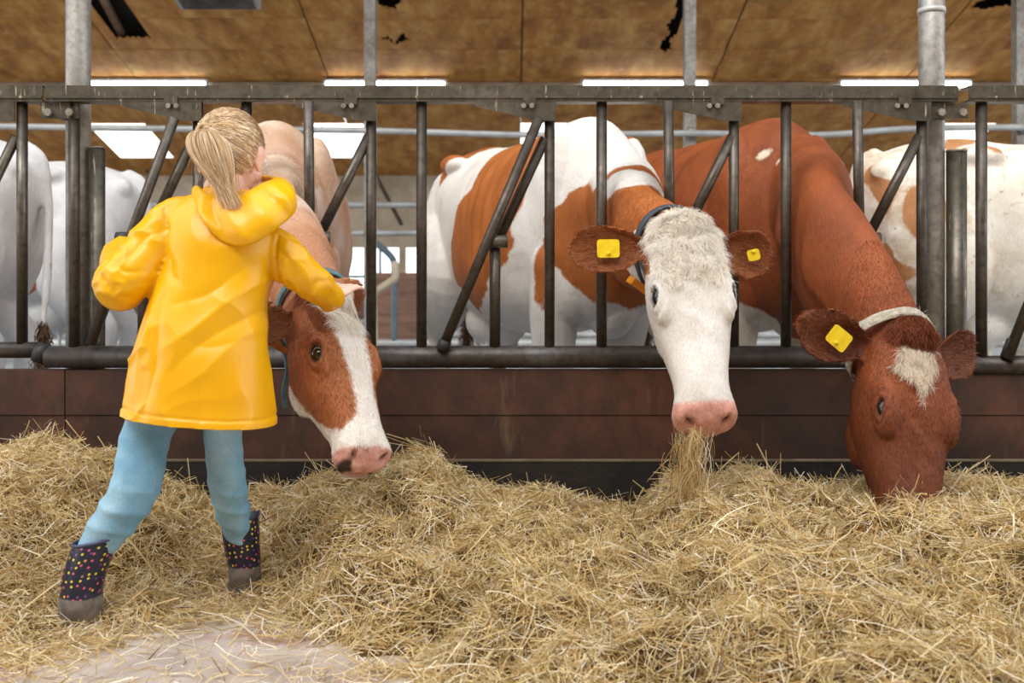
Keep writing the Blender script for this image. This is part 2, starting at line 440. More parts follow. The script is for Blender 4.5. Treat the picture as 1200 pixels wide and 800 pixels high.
# stall dividers and rails far behind
def pipe_thing(name, label, cat, runs, r, mat, parts=None, group=None):
    o = tag(empty(name, runs[0][0]), label, cat, group)
    for k, rr in enumerate(runs):
        MB().tube([Vector(p) for p in (bez(rr, 20) if len(rr) > 2 else rr)], r, 10, True).build(parts[k] if parts else 'pipe', mat, o)
    return o
Y = 9.5
pipe_thing('stall_rail', 'grey double stall rail crossing behind the cows', 'rail',
           [[at(-300, 240, Y), at(1500, 240, Y)], [at(-300, 273, Y), at(1500, 273, Y)]] + [[at(u, 236, Y), Vector((at(u, 240, Y).x, Y, 0))] for u in (402, 505, 900, 20, -250, 1300)], .03, M['lightsteel'],
           ['upper_rail', 'lower_rail'] + ['upright'] * 6)
pipe_thing('stall_divider', 'pale bent stall divider pipe beside the square post', 'divider',
           [[at(438, 372, 8), at(438, 345, 8), at(455, 332, 8), at(463, 325, 8), at(463, 310, 8)], [at(438, 372, 8), Vector((at(438, 380, 8).x, 8, 0))]], .032, M['plaster'], ['bent_pipe', 'upright'])
pipe_thing('stall_divider', 'blue grey curved stall pipe with a hooked top between the bars', 'divider',
           [[at(441, 285, 8.6), at(452, 294, 8.6), at(461, 305, 8.6), at(462, 320, 8.6)], [at(462, 318, 8.6), Vector((at(462, 320, 8.6).x, 8.6, 0))]], .028, M['blueframe'], ['bent_pipe', 'upright'])
pipe_thing('brace', 'thin slanting brace on the far plaster wall left of the patched cow', 'brace',
           [[at(440, 205, 14.8), at(470, 262, 14.8)]], .03, M['bar'], ['rod'])
pipe_thing('brace', 'thin slanting brace on the far wall between the tube light and the white cow', 'brace',
           [[at(160, 190, 14.8), at(178, 205, 14.8)]], .03, M['bar'], ['rod'])
o = tag(MB().box(at(474, 352, 9.0) - Vector((0, 0, .14)), (.62, .06, .78)).build('stall_board', M['brownboard'], smooth=False), 'brown board panel standing behind the thin upright bar', 'board')
o.data.transform(Matrix.Translation((0, 0, 0)))
for k, v_ in enumerate((378, 392, 402)):
    Yk = 9.6 - k * .5
    z = at(0, v_, Yk).z
    p = pipe_thing('floor_rail', ['topmost', 'middle', 'lowest'][k] + ' of three low rails along the bright stall floor', 'rail', [[Vector((-9, Yk, z)), Vector((9, Yk, z))]] + [[Vector((x, Yk, z)), Vector((x, Yk, 0))] for x in (-6, -2.2, 1.6, 5)], .035, M['lightsteel'], ['rail'] + ['foot'] * 4, 'low rails along the stall floor')

# kerb and boards under the feed fence
YF = 3.3
def fz(v): return CH - (v - V0) * YF / F
def fx(u): return (u - 600) * YF / F
t = NT('stained_red_brown_board'); v = t.coord((1, 1, 1))
n1 = t.noise(2.6, 6, .7, v); n2 = t.noise(14, 5, .7, t.coord((1, 1, .5)))
c = t.ramp(n1, [(.3, srgb(38, 25, 20)), (.5, srgb(66, 40, 29)), (.68, srgb(94, 57, 41))])
c = t.mix(t.ramp(n2, [(.5, 0.0), (.72, .75)]), c, srgb(38, 28, 22))
c = t.mix(t.ramp(t.noise(3.5, 4, .6, t.coord((3, 1, .6))), [(.62, 0.0), (.72, .35)]), c, srgb(140, 122, 96))
t.bump(n2, .35, .006); M['board'] = t.out(c, .62)
M['kerb'] = simple('black_damp_kerb', srgb(14, 11, 9), srgb(34, 28, 23), 5, .7, 0, .4, 40)
M['kerbtop'] = simple('kerb_ledge', srgb(96, 82, 64), srgb(130, 116, 94), 9, .8)
wf = tag(empty('wall_front', (0, YF, 0)), kind='structure')
zl = fz(537)
MB().box((0, YF + .04, zl / 2 - .003), (12, .12, zl - .006)).build('kerb', M['kerb'], wf, smooth=False)
MB().box((0, YF + .004, zl - .003), (12, .052, .006)).build('kerb_ledge', M['kerbtop'], wf, smooth=False)
joints = [-6.0, fx(78), fx(1105), 6.0]
for a, b in zip(joints[:-1], joints[1:]):
    for (va, vb, dy) in ((433, 485.3, 0), (486.2, 537.0, .004)):
        mb = MB().box(((a + b) / 2, YF + .01 + dy, (fz(va) + fz(vb)) / 2), (b - a - .004, .045, fz(va) - fz(vb)))
        mb.build('plank', M['board'], wf, smooth=False)
# ================================================================== feed fence
def bar(name, u0, v0, u1, v1, wpx, parent, mat=None, Y=YF, n=14):
    return MB().tube([Vector((fx(u0), Y, fz(v0))), Vector((fx(u1), Y, fz(v1)))], wpx / 2 * YF / F, n).build(name, mat or M['bar'], parent)
BOTTOM_V = 418.0
def top_rail(u0, u1, parent):
    """open channel rail, web towards the alley"""
    za, zb = fz(102), fz(120.5); x0, x1 = fx(u0), fx(u1)
    mb = MB()
    mb.box(((x0 + x1) / 2, YF - .028, (za + zb) / 2), (x1 - x0, .006, za - zb))
    mb.box(((x0 + x1) / 2, YF + .0, za - .003), (x1 - x0, .06, .006))
    mb.box(((x0 + x1) / 2, YF + .0, zb + .003), (x1 - x0, .06, .006))
    r = mb.build('top_rail', M['rail'], parent, smooth=False)
    MB().box(((x0 + x1) / 2, YF - .033, fz(115.5)), (x1 - x0 - .004, .006, .008)).build('rail_rib', M['rail'], r, smooth=False)
    return r
def bracket(u0, u1, parent, bolts=((.62, 132),)):
    """tapering plate under the top rail that guides the lock bar"""
    x0, x1 = fx(u0), fx(u1); y0, y1 = YF - .03, YF - .024
    pro = [(x0, fz(121)), (x1, fz(121)), (x1, fz(143)), (x1 - .06, fz(143)), (x0, fz(126))]
    vs = [(x, y, z) for y in (y0, y1) for x, z in pro]; n = len(pro)
    mb = MB().add(vs, [tuple(range(n)), tuple(range(2 * n - 1, n - 1, -1))] + [(i, i + n, (i + 1) % n + n, (i + 1) % n) for i in range(n)])
    o = mb.build('lock_bracket', M['rail'], parent, smooth=False)
    for du in (.60, .70):
        x = x0 + (x1 - x0) * du; z = fz(126)
        MB().tube([(x, y0 + .002, z), (x, y0 - .012, z)], .009, 6).build('bolt', M['bolt'], o, smooth=False)
    return o
def bay(parent, ub, uu, lock_top, lock_bot, diag, stub, first=None):
    """one headlock: bracket, fixed upright, slanting guide bar, clamp, stub and moving lock bar"""
    bracket(ub, uu + 7, parent)
    bar('upright', uu, 121, uu, BOTTOM_V - 8, 12, parent)
    (a, b), (c, d) = diag
    bar('guide_bar', a, b, c, d, 12, parent)
    bar('stub', stub, d, stub, BOTTOM_V - 8, 13, parent)
    z = fz(d + 2); x = fx((c + stub) / 2)
    k = MB().tube([(x - .037, YF - .018, z), (x + .037, YF - .018, z)], .022, 12); k.build('clamp', M['rail'], parent)
    bar('lock_bar', lock_top[0], lock_top[1], lock_bot[0], lock_bot[1], 12, parent, Y=YF - .037)
pm = tag(empty('feed_fence', (0, YF, fz(BOTTOM_V))), 'long grey steel headlock fence panel spanning between the two thick posts', 'fence', 'feed fence panels')
top_rail(58, 1118, pm)
MB().tube([Vector((fx(56), YF, fz(BOTTOM_V))), Vector((fx(1117), YF, fz(BOTTOM_V)))], 13 * YF / F, 20).build('bottom_rail', M['pipe'], pm)
for u in (87, 289, 494, 705, 921): bar('upright', u, 121, u, BOTTOM_V - 8, 12.5, pm)
bay(pm, 146, 232, (209, 140), (112, 402), ((228, 160), (171, 281)), 168)
bay(pm, 349, 435, (364, 121), (366, 298), ((432, 160), (374, 277)), 375)
bay(pm, 557, 644, (631, 141), (519, 408), ((639, 162), (584, 281)), 580)
bay(pm, 771, 860, (781, 121), (783, 298), ((858, 160), (800, 278)), 797)
bay(pm, 985, 1080, (1000, 121), (1003, 298), ((1077, 160), (1017, 278)), 1014)
MB().tube([Vector((fx(150) + d, YF - .04, fz(279) + d * 0)) for d in (-.022, .022)], .02, 12).build('lock_stop', M['black_rubber'], pm)
MB().tube([Vector((fx(523), YF - .037, fz(398))), Vector((fx(518.5), YF - .037, fz(409)))], .021, 12).build('lock_stop', M['black_rubber'], pm)
# bolted plates on the rail
for u in (205, 413, 620, 838, 1055):
    MB().box((fx(u), YF - .036, fz(120)), (.042, .008, .026)).build('rail_clip', M['rail'], pm, smooth=False)

pl = tag(empty('feed_fence', (fx(10), YF, fz(BOTTOM_V))), 'end of the grey fence panel left of the thick left post', 'fence', 'feed fence panels')
top_rail(-160, 55, pl)
MB().tube([Vector((fx(-160), YF, fz(410))), Vector((fx(44), YF, fz(410)))], 9.5 * YF / F, 16).build('bottom_rail', M['pipe'], pl)
bar('upright', 26, 121, 26, 403, 12.5, pl)
bracket(-60, 22, pl)
bar('guide_bar', 19, 160, -40, 281, 12, pl); bar('stub', -42, 281, -42, 403, 12, pl); bar('upright', -100, 121, -100, 403, 12, pl)
pr = tag(empty('feed_fence', (fx(1160), YF, fz(BOTTOM_V))), 'end of the grey fence panel right of the thick right post', 'fence', 'feed fence panels')
top_rail(1131, 1360, pr)
MB().tube([Vector((fx(1124), YF, fz(428))), Vector((fx(1360), YF, fz(428)))], 11.5 * YF / F, 18).build('bottom_rail', M['pipe'], pr)
bar('upright', 1150, 121, 1150, 420, 13, pr)
bar('lock_bar', 1283, 141, 1174, 418, 12, pr, Y=YF - .037)
MB().tube([Vector((fx(1182), YF - .03, fz(398))), Vector((fx(1174), YF - .03, fz(419)))], .021, 12).build('lock_stop', M['black_rubber'], pr)
bracket(1213, 1307, pr); bar('upright', 1300, 121, 1300, 420, 12, pr)

def post(u, r, label, short_u, short_v, short_r, plate):
    X = fx(u); o = tag(empty('fence_post', (X, YF + .09, 0)), label, 'post', 'thick fence posts')
    MB().tube([(X, YF + .09, 0), (X, YF + .09, fz(122)), (X, YF + .09, fz(0) + .9)], r, 24).build('shaft', M['galv'], o)
    a, b = plate
    p = MB().box((fx((a + b) / 2), YF - .01, fz(130.5)), (fx(b) - fx(a), .012, fz(122) - fz(140))).build('rail_plate', M['rail'], o, smooth=False)
    for uu in (a + 11, b - 8): MB().tube([(fx(uu), YF - .014, fz(133)), (fx(uu), YF - .034, fz(133))], .013, 6).build('bolt', M['bolt'], p, smooth=False)
    MB().box((fx((a + b) / 2), YF + .04, fz(130.5)), (.05, .1, .04)).build('stand_off', M['rail'], o, smooth=False)
    xs = fx(short_u); s = tag(empty('short_post', (xs, YF + .074, 0)), label.replace('tall thick galvanised post', 'short flat-topped steel pipe beside the thick post'), 'post', 'short pipes beside the posts')
    MB().tube([(xs, YF + .074, 0), (xs, YF + .074, fz(short_v))], short_r, 20).build('shaft', M['rail'], s)
    MB().tube([(xs, YF + .074, fz(short_v) - .001), (xs, YF + .074, fz(short_v) + .006)], short_r * 1.04, 20).build('cap', M['galv'], s)
post(78, .0405, 'tall thick galvanised post left of the girl', 103, 171, .026, (50, 94))
post(1105, .0425, 'tall thick galvanised post on the right behind the red cow', 1132.5, 175, .033, (1088, 1132))
MB().tube([Vector((fx(1105), YF + .09, fz(8))), Vector((fx(1105), YF + .09, fz(2)))], .0455, 24).build('band', M['lightsteel'], bpy.data.objects['fence_post.001'])
MB().tube([Vector((fx(43), YF, fz(412))), Vector((fx(55.5), YF, fz(416)))], .034, 16).build('coupling', M['black_rubber'], pl)
# ================================================================== cows
def coat_material(name, red_a, red_b, white_a, white_b, dirt=0.0):
    t = NT(name); v = t.coord()
    pat = t.attr('pat'); tan = t.attr('tan'); pink = t.attr('pink'); dark = t.attr('dark'); fine = t.noise(260, 3, .6, v)
    st = t.noise(1, 3, .6, t.coord((210, 210, 46)))
    edge = t.noise(70, 4, .7, v)
    e = t.math('ADD', pat, t.math('MULTIPLY', t.math('SUBTRACT', edge, .5), .030))
    f = t.ramp(t.math('ADD', t.math('MULTIPLY', e, 30.0), .5), [(.3, 0.0), (.7, 1.0)])
    big = t.noise(5, 4, .6, v)
    red = t.ramp(big, [(.3, red_a), (.7, red_b)])
    red = t.mix(t.ramp(st, [(.35, .38), (.65, 0.0)]), red, tuple(x * .55 for x in red_a))
    wh = t.ramp(big, [(.3, white_a), (.65, white_b)])
    wh = t.mix(t.ramp(st, [(.35, .25), (.6, 0.0)]), wh, tuple(x * .72 for x in white_a))
    if dirt:
        d = t.ramp(t.noise(3.2, 6, .7, v), [(.5, 0.0), (.68, dirt)])
        wh = t.mix(d, wh, srgb(168, 140, 96))
        d2 = t.ramp(t.noise(16, 6, .75, v), [(.62, 0.0), (.7, dirt)])
        wh = t.mix(d2, wh, srgb(90, 78, 62))
    c = t.mix(f, wh, red)
    tn = t.ramp(t.noise(4, 4, .6, v), [(.3, srgb(172, 126, 92)), (.45, srgb(196, 158, 128)), (.6, srgb(212, 186, 164)), (.72, srgb(226, 214, 204))])
    c = t.mix(tan, c, tn)
    pk = t.ramp(t.noise(45, 4, .7, v), [(.3, srgb(188, 128, 112)), (.7, srgb(226, 172, 156))])
    c = t.mix(pink, c, pk)
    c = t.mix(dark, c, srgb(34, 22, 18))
    h = t.math('ADD', st, t.math('MULTIPLY', fine, .5))
    t.bump(h, .55, .006)
    r = t.mix(pink, (.6, .6, .6), (.35, .35, .35))
    return t.out(c, r, 0, .28)
M['horn'] = simple('dark_hoof', srgb(40, 34, 30), srgb(70, 60, 52), 20, .5)
M['eye'] = NT('dark_wet_eye').out((.008, .006, .005), .06, 0, .8)
M['yellow_tag'] = simple('yellow_ear_tag', srgb(236, 206, 26), srgb(222, 186, 10), 40, .4)
M['orange'] = simple('orange_collar_box', srgb(236, 150, 24), srgb(220, 128, 14), 20, .45)
M['teal'] = simple('grey_teal_strap', srgb(92, 132, 142), srgb(70, 104, 114), 60, .7)
M['strapdark'] = simple('dark_strap', srgb(48, 56, 66), srgb(66, 76, 86), 60, .7)
M['buckle'] = simple('orange_brown_buckle', srgb(196, 130, 60), srgb(168, 92, 40), 30, .5)
M['rope'] = simple('worn_white_webbing', srgb(196, 188, 172), srgb(150, 138, 118), 60, .85, 0, .3, 200)

BODY = [  # x, top, bottom, half width, height of max width (0..1)
    (-.93, 1.24, 1.14, .05, .5), (-.90, 1.31, 1.00, .12, .6), (-.82, 1.37, .80, .20, .6), (-.66, 1.415, .66, .255, .6), (-.46, 1.43, .60, .275, .62),
    (-.30, 1.415, .575, .285, .55), (-.10, 1.405, .555, .32, .48), (.12, 1.405, .545, .345, .46), (.32, 1.415, .56, .325, .46), (.48, 1.435, .585, .275, .45),
    (.60, 1.43, .60, .235, .42), (.72, 1.36, .62, .205, .42), (.82, 1.26, .66, .165, .42), (.89, 1.12, .74, .11, .45), (.92, 1.02, .84, .05, .5)]
HEAD = [  # t, top, bottom, half width, jaw half width (for a head 0.56 long)
    (-.035, -.055, -.09, .03, .03), (-.025, -.025, -.12, .06, .05), (.0, .0, -.145, .084, .062), (.04, .014, -.17, .098, .07), (.10, .020, -.205, .107, .078), (.165, .020, -.225, .112, .082),
    (.22, .013, -.230, .109, .080), (.28, .003, -.220, .097, .071), (.34, -.004, -.195, .085, .060), (.41, -.008, -.170, .071, .052), (.455, -.011, -.158, .069, .054),
    (.495, -.018, -.155, .079, .060), (.52, -.030, -.152, .083, .062), (.542, -.052, -.146, .074, .058), (.556, -.074, -.134, .056, .046), (.562, -.092, -.12, .034, .03)]

def cow(name, label, withers, yaw, poll, axis, face, L=.56, wscale=1.0, ears=None, pattern=None, mat=None, neck_mid=None, body_drop=0.0, scale=1.0,
        voxel=.0072, tail_sway=.03, neck_r=None, pose_legs=0, ear_spec=None, eye_open=1.0, eye_size=1.0, wsc_head=1.0, extra_tan=None, slot=None):
    """withers: world XY of the withers; yaw: heading; poll: world point; axis: poll->muzzle; face: forehead normal"""
    cy, sy = math.cos(yaw), math.sin(yaw)
    def w(p):
        x, y, z = p; x = (x - .55) * scale; y *= scale; z *= scale
        return Vector((withers[0] + x * cy - y * sy, withers[1] + x * sy + y * cy, z - body_drop))
    mb = MB(); N = 44
    P = bez([(x, a, b, h, m) for x, a, b, h, m in BODY], 56)
    R = []
    for x, zt, zb, hw, m in P:
        hw *= wscale; zm = zb + (zt - zb) * m; ring = []
        for k in range(N):
            a = 2 * math.pi * k / N; c, s = math.cos(a), math.sin(a)
            if s >= 0: y = hw * math.copysign(abs(c) ** 1.02, c) ; z = zm + (zt - zm) * s ** .92
            else: y = hw * math.copysign(abs(c) ** .8, c); z = zm - (zm - zb) * abs(s) ** .9
            ring.append(w((x, y, z)))
        R.append(ring[::-1])
    mb.rings(R)
    Rz = Matrix.Rotation(yaw, 3, 'Z')
    E = lambda c, r, M2=None: mb.ell(w(c), [k * scale for k in r], Rz @ M2 if M2 else Rz)
    for s in (-1, 1):
        E((-.47, s * .205 * wscale, 1.335), (.12, .06, .05)); E((-.86, s * .115, 1.27), (.06, .045, .06))
        E((-.66, s * .175 * wscale, .98), (.21, .11, .34)); E((.50, s * .165 * wscale, 1.05), (.17, .10, .33), Matrix.Rotation(.25, 3, 'Y'))
        E((.62, s * .13, .80), (.14, .09, .18))
        # fore leg
        mb.tube([w(p) for p in bez([(.56, s * .16, .85), (.55, s * .165, .68), (.53, s * .16, .50), (.545, s * .155, .40), (.535, s * .155, .28), (.53, s * .155, .15), (.55, s * .155, .07), (.57, s * .155, .03)], 28)],
                [k * scale for k in np.interp(np.linspace(0, 1, 29), [0, .2, .4, .52, .66, .8, .92, 1], [.11, .095, .066, .064, .042, .046, .05, .06])], 16, True)
        # hind leg
        mb.tube([w(p) for p in bez([(-.60, s * .17, .98), (-.56, s * .19, .80), (-.66, s * .18, .62), (-.79, s * .16, .50), (-.78, s * .155, .34), (-.74, s * .155, .16), (-.70, s * .155, .07), (-.67, s * .155, .03)], 28)],
                [k * scale for k in np.interp(np.linspace(0, 1, 29), [0, .15, .3, .45, .6, .8, .92, 1], [.16, .15, .105, .062, .045, .046, .052, .062])], 16, True)
    E((-.42, 0, .575), (.19, .15, .13))
    for a in (-.50, -.36):
        for s in (-1, 1): mb.tube([w((a, s * .07, .50)), w((a, s * .075, .40))], .016 * scale, 10, True)
    E((.70, 0, .72), (.16, .10, .16))                       # brisket
    tl = bez([(-.86, 0, 1.36), (-.935, 0, 1.30), (-.965, .0, 1.1), (-.97, tail_sway, .8), (-.97, tail_sway * 2, .55)], 20)
    mb.tube([w(p) for p in tl], [k * scale for k in np.linspace(.034, .017, 21)], 10, True)
    # neck
    A = Vector(axis).normalized(); Nn = Vector(face); Nn = (Nn - A * Nn.dot(A)).normalized(); Lt = A.cross(Nn).normalized()   # lateral
    poll = Vector(poll); sc = L / .56
    H = lambda t, l, n: poll + A * (t * sc) + Lt * (l * sc * wsc_head) + Nn * (n * sc)
    nk = neck_r or [.27, .235, .20, .165, .135, .118]
    nw = [.19, .165, .13, .112, .10, .092]
    p0 = w((.48, 0, 1.10)); p1 = w((.80, 0, 1.06)); pe = H(.05, 0, -.075); pm_ = Vector(neck_mid) if neck_mid else (p1 + pe) / 2
    path = [Vector(p) for p in bez([p0, p1, pm_, (pm_ * .35 + pe * .65), pe], 30)]
    up0 = Vector((0, 0, 1)); up1 = (Nn * .6 - A * .8).normalized(); R = []
    for i, p in enumerate(path):
        k = i / 30; t_ = (path[min(i + 1, 30)] - path[max(i - 1, 0)]).normalized()
        u = up0.lerp(up1, k ** 1.5); u = (u - t_ * u.dot(t_)).normalized(); v_ = t_.cross(u)
        hh = np.interp(k, np.linspace(0, 1, len(nk)), nk) * scale; ww = np.interp(k, np.linspace(0, 1, 6), nw) * scale
        R.append([p + v_ * math.cos(a) * ww * (1.0 if math.sin(a) > -.3 else .88) + u * math.sin(a) * hh for a in [2 * math.pi * j / 32 for j in range(32)]])
    mb.rings(R)
    # head
    R = []
    for t_, nt, nb, hw, hj in bez(HEAD, 60):
        mid = nb + (nt - nb) * .62; ring = []
        for k in range(40):
            a = 2 * math.pi * k / 40; c, s = math.cos(a), math.sin(a)
            n_ = mid + ((nt - mid) * s ** .75 if s >= 0 else -(mid - nb) * abs(s) ** .85)
            f = 0 if s >= 0 else abs(s) ** 1.2
            ex_ = .78 - .26 * math.exp(-((t_ - .17) / .09) ** 2) * (s > 0)
            ring.append(H(t_, (hw * (1 - f) + hj * f) * math.copysign(abs(c) ** ex_, c), n_))
        R.append(ring)
    mb.rings(R)
    B = Matrix((A, Lt, Nn)).transposed()
    for s in (-1, 1):
        mb.ell(H(.195, s * .081, -.016), [k * sc for k in (.085, .031, .040)], B)      # brow / orbit
        mb.ell(H(.235, s * .058, -.150), [k * sc for k in (.095, .030, .075)], B)      # cheek
        mb.ell(H(.512, s * .052, -.052), [k * sc for k in (.032, .026, .030)], B)      # nostril wing
        mb.ell(H(.30, s * .06, -.045), [k * sc for k in (.10, .018, .018)], B)         # facial crest
    mb.ell(H(-.012, 0, -.01), [k * sc for k in (.034, .06, .034)], B)                  # poll bump
    mb.ell(H(.50, 0, -.135), [k * sc for k in (.045, .05, .03)], B)                    # chin
    # ears
    esp = ear_spec or {}
    ears_geo = []
    for s in (-1, 1):
        d_, o_, el = esp.get(s, ((-.05, 1.0, -.12), (.25, 0, .97), .205))
        e = (Vector(d_[1:]) if d_[0] == 'w' else A * d_[0] + Lt * s * d_[1] + Nn * d_[2]).normalized()
        o = Vector(o_[1:]) if o_[0] == 'w' else (A * o_[0] + Lt * s * o_[1] + Nn * o_[2]); o = (o - e * o.dot(e)).normalized(); q = e.cross(o)
        base = H(.03, s * .085, -.055); el *= sc; ears_geo.append((base, e, o, q, el))
        ns, nw_ = 22, 15; F_ = []; Bk = []
        for i in range(ns + 1):
            k = i / ns; wd = np.interp(k, [0, .12, .3, .55, .78, .92, 1], [.024, .036, .060, .074, .066, .046, .012]) * sc
            dp = np.interp(k, [0, .15, .5, 1], [.030, .036, .032, .012]) * sc
            rf, rb = [], []
            for j in range(nw_):
                f = -1 + 2 * j / (nw_ - 1)
                p = base + e * (k * el) + q * (wd * math.sin(f * 1.35) / math.sin(1.35)) + o * (dp * (1 - math.cos(f * 1.5)) - dp * .6)
                th = .0085 * sc * (1.15 - .5 * abs(f))
                rf.append(p + o * th * .4); rb.append(p - o * th)
            F_.append(rf + rb[::-1])
        mb.rings(F_)
    me = remesh(mb, voxel, 7, .55)
    co = get_co(me)
    if slot:                                              # the neck squeezes between the bars
        a_, b_ = slot; cx_, hw_ = (a_ + b_) / 2, (b_ - a_) / 2; wgt = np.exp(-((co[:, 1] - 3.285) / .10) ** 4) * (co[:, 2] > .62)
        xs = cx_ + hw_ * np.tanh((co[:, 0] - cx_) / hw_ * 1.02); co[:, 0] += (xs - co[:, 0]) * wgt; set_co(me, co)
    # head coordinates of every vertex
    rel = (co - np.array(poll)) / sc
    ht, hl, hn = rel @ np.array(A), rel @ np.array(Lt) / wsc_head, rel @ np.array(Nn)
    is_head = (ht > -.07) & (ht < .62) & (np.abs(hl) < .135) & (hn < .07) & (hn > -.27 - 0 * ht)
    # nostrils and mouth slit pressed into the muzzle, eye sockets
    no = get_no(me); pink = np.zeros(len(co)); dark = np.zeros(len(co)); disp = np.zeros(len(co))
    snap = lambda p: int(np.argmin(((co - np.array(p)) ** 2).sum(1)))
    eyes = []
    for s in (-1, 1):
        i0 = snap(H(.548, s * .050, -.040)); q0 = (ht[i0], hl[i0], hn[i0])
        dl = (hl - q0[1] - s * (hn - q0[2]) * .45) / .0125; dn = (hn - q0[2] - (-.004)) / .021; dx = (ht - q0[0]) / .03
        g = np.exp(-(dx ** 2 * .7 + dl ** 2 + dn ** 2)); disp -= g * .016 * is_head
        dark = np.maximum(dark, np.clip(g * 1.9 - .8, 0, 1) * .9 * is_head)
        i0 = snap(H(.203, s * .122, .012)); e0 = co[i0]; en_ = no[i0]; eyes.append((e0, en_))
        qv = np.cross(np.array(A), en_); qv = qv / np.linalg.norm(qv); tv = np.cross(en_, qv); tv = tv / np.linalg.norm(tv); tv = tv * np.sign(tv @ np.array(A)); qv = qv * np.sign(qv @ np.array(Nn))
        rt, rn = ((co - e0) @ tv) / sc, ((co - e0) @ qv) / sc; ca, sa = math.cos(.25), math.sin(.25)
        ea = (rt * ca - rn * sa) / (.024 * eye_size); eb = (rt * sa + rn * ca) / (.0145 * eye_open * eye_size); rr = np.sqrt(ea ** 2 + eb ** 2)
        m = (np.sign(hl) == s) * (np.abs(hl) > .075) * is_head
        disp += m * (-.013 * sm(rr, 1.05, .75) + .0030 * np.exp(-((rr - 1.3) / .25) ** 2) - .002 * np.exp(-((rr - 1.9) / .2) ** 2) + .0016 * np.exp(-((rr - 2.4) / .25) ** 2))
        dark = np.maximum(dark, m * sm(rr, 1.22, 1.0) * .85)
    mo = np.exp(-((hn + .108 - (ht - .56) * .12) / .006) ** 2) * sm(ht, .43, .47) * is_head; disp -= mo * .007
    dark = np.maximum(dark, mo * .45)
    disp += .004 * np.exp(-((hl) / .05) ** 2) * fbm(np.stack([ht, hl, hn], 1), 30, 2, 5) * is_head
    rb = co - np.array([withers[0], withers[1], 0.0]); b_x = (rb[:, 0] * cy + rb[:, 1] * sy) / scale + .55; b_z = (co[:, 2] + body_drop) / scale
    nk_ = sm(b_x, .85, 1.05) * (~is_head)
    disp += nk_ * .004 * np.sin((b_x * 1.0 + (b_z - 1.0) * .45) * 70 + 3 * fbm(co, 4, 2, 15)) * sm(fbm(co, 3, 2, 16), -.2, .4)
    disp += .0035 * np.sin(b_x * 62 + (b_z - 1) * 10) * sm(b_x, -.25, -.1) * sm(b_x, .35, .2) * sm(b_z, .72, .9) * sm(b_z, 1.36, 1.25)
    disp += .010 * fbm(co, 5, 2, 17) * (~is_head) * sm(b_z, .5, .8)
    co = co + no * (disp * sc)[:, None]; set_co(me, co)
    pink = sm(ht - .15 * hn, .489, .502) * sm(hn, -.135, -.12) * is_head
    # body coordinates
    r = co - np.array([withers[0], withers[1], 0.0]); bx = (r[:, 0] * cy + r[:, 1] * sy) / scale + .55; by = (-r[:, 0] * sy + r[:, 1] * cy) / scale; bz = (co[:, 2] + body_drop) / scale
    in_ear = np.zeros(len(co)); ear_s = np.zeros(len(co)); inner = np.zeros(len(co))
    for (base, e, o, q, el), s in zip(ears_geo, (-1, 1)):
        d = co - np.array(base); k = d @ np.array(e) / el
        m = (k > .05) & (k < 1.15) & (np.abs(d @ np.array(q)) < .08 * sc) & (np.abs(d @ np.array(o)) < .07 * sc) & (np.abs(hl) > .09)
        in_ear = np.where(m, k, in_ear); ear_s = np.where(m, s, ear_s)
        inner = np.where(m & ((get_no(me) @ np.array(o)) > .35), 1, inner)
    is_head &= (in_ear <= 0)
    neckk = (~is_head) & (in_ear <= 0) & (bx > .80)
    pat, extra = pattern(dict(bx=bx, by=by, bz=bz, ht=ht, hl=hl, hn=hn, head=is_head, ear=in_ear, es=ear_s, inner=inner, co=co, neck=neckk, pink=pink, dark=dark))
    pink, dark = extra
    hoof = sm(bz, .075, .06); dark = np.maximum(dark, hoof * .9)
    attr(me, 'tan', extra_tan(bx, co) * (~is_head) * (in_ear <= 0)) if extra_tan else None
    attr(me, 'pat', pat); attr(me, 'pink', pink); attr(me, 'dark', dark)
    root = tag(empty(name, w((0, 0, 0))), label, 'cow')
    bo = link('body', me, mat, root)
    for e0, en_ in eyes:
        MB().ell(Vector(e0 - en_ * .0205 * sc * eye_size), [k * sc * eye_size for k in (.0240, .0200, .0200)], B, 24, 16).build('eye', M['eye'], root)
    # tail switch
    st = tl[-1]; n_ = 160; p_ = np.zeros((n_, 5, 3)); g = np.random.default_rng(5)
    for k in range(5):
        q_ = np.array([w((st[0], st[1], st[2] + .04 - k * .055))]); p_[:, k] = q_ + g.normal(0, .008 + .006 * k * (k < 4), (n_, 3))
    tm = ribbons('tail_switch', p_, np.full(n_, .008), unit(g.normal(0, 1, (n_, 1, 3)) * np.ones((1, 5, 1))), None)
    link('tail_switch', tm, mat_tail, root); root.children[-1]['kind'] = 'stuff'
    return dict(path=path, d=dict(ht=ht, hl=hl, hn=hn, head=is_head, ear=in_ear, inner=inner, pat=pat, pink=pink, dark=dark, bx=bx), root=root, H=H, A=A, L=Lt, N=Nn, sc=sc, ears=ears_geo, me=me, B=B, body=bo)
mat_tail = simple('dirty_tail_hair', srgb(120, 92, 62), srgb(84, 62, 44), 20, .8)

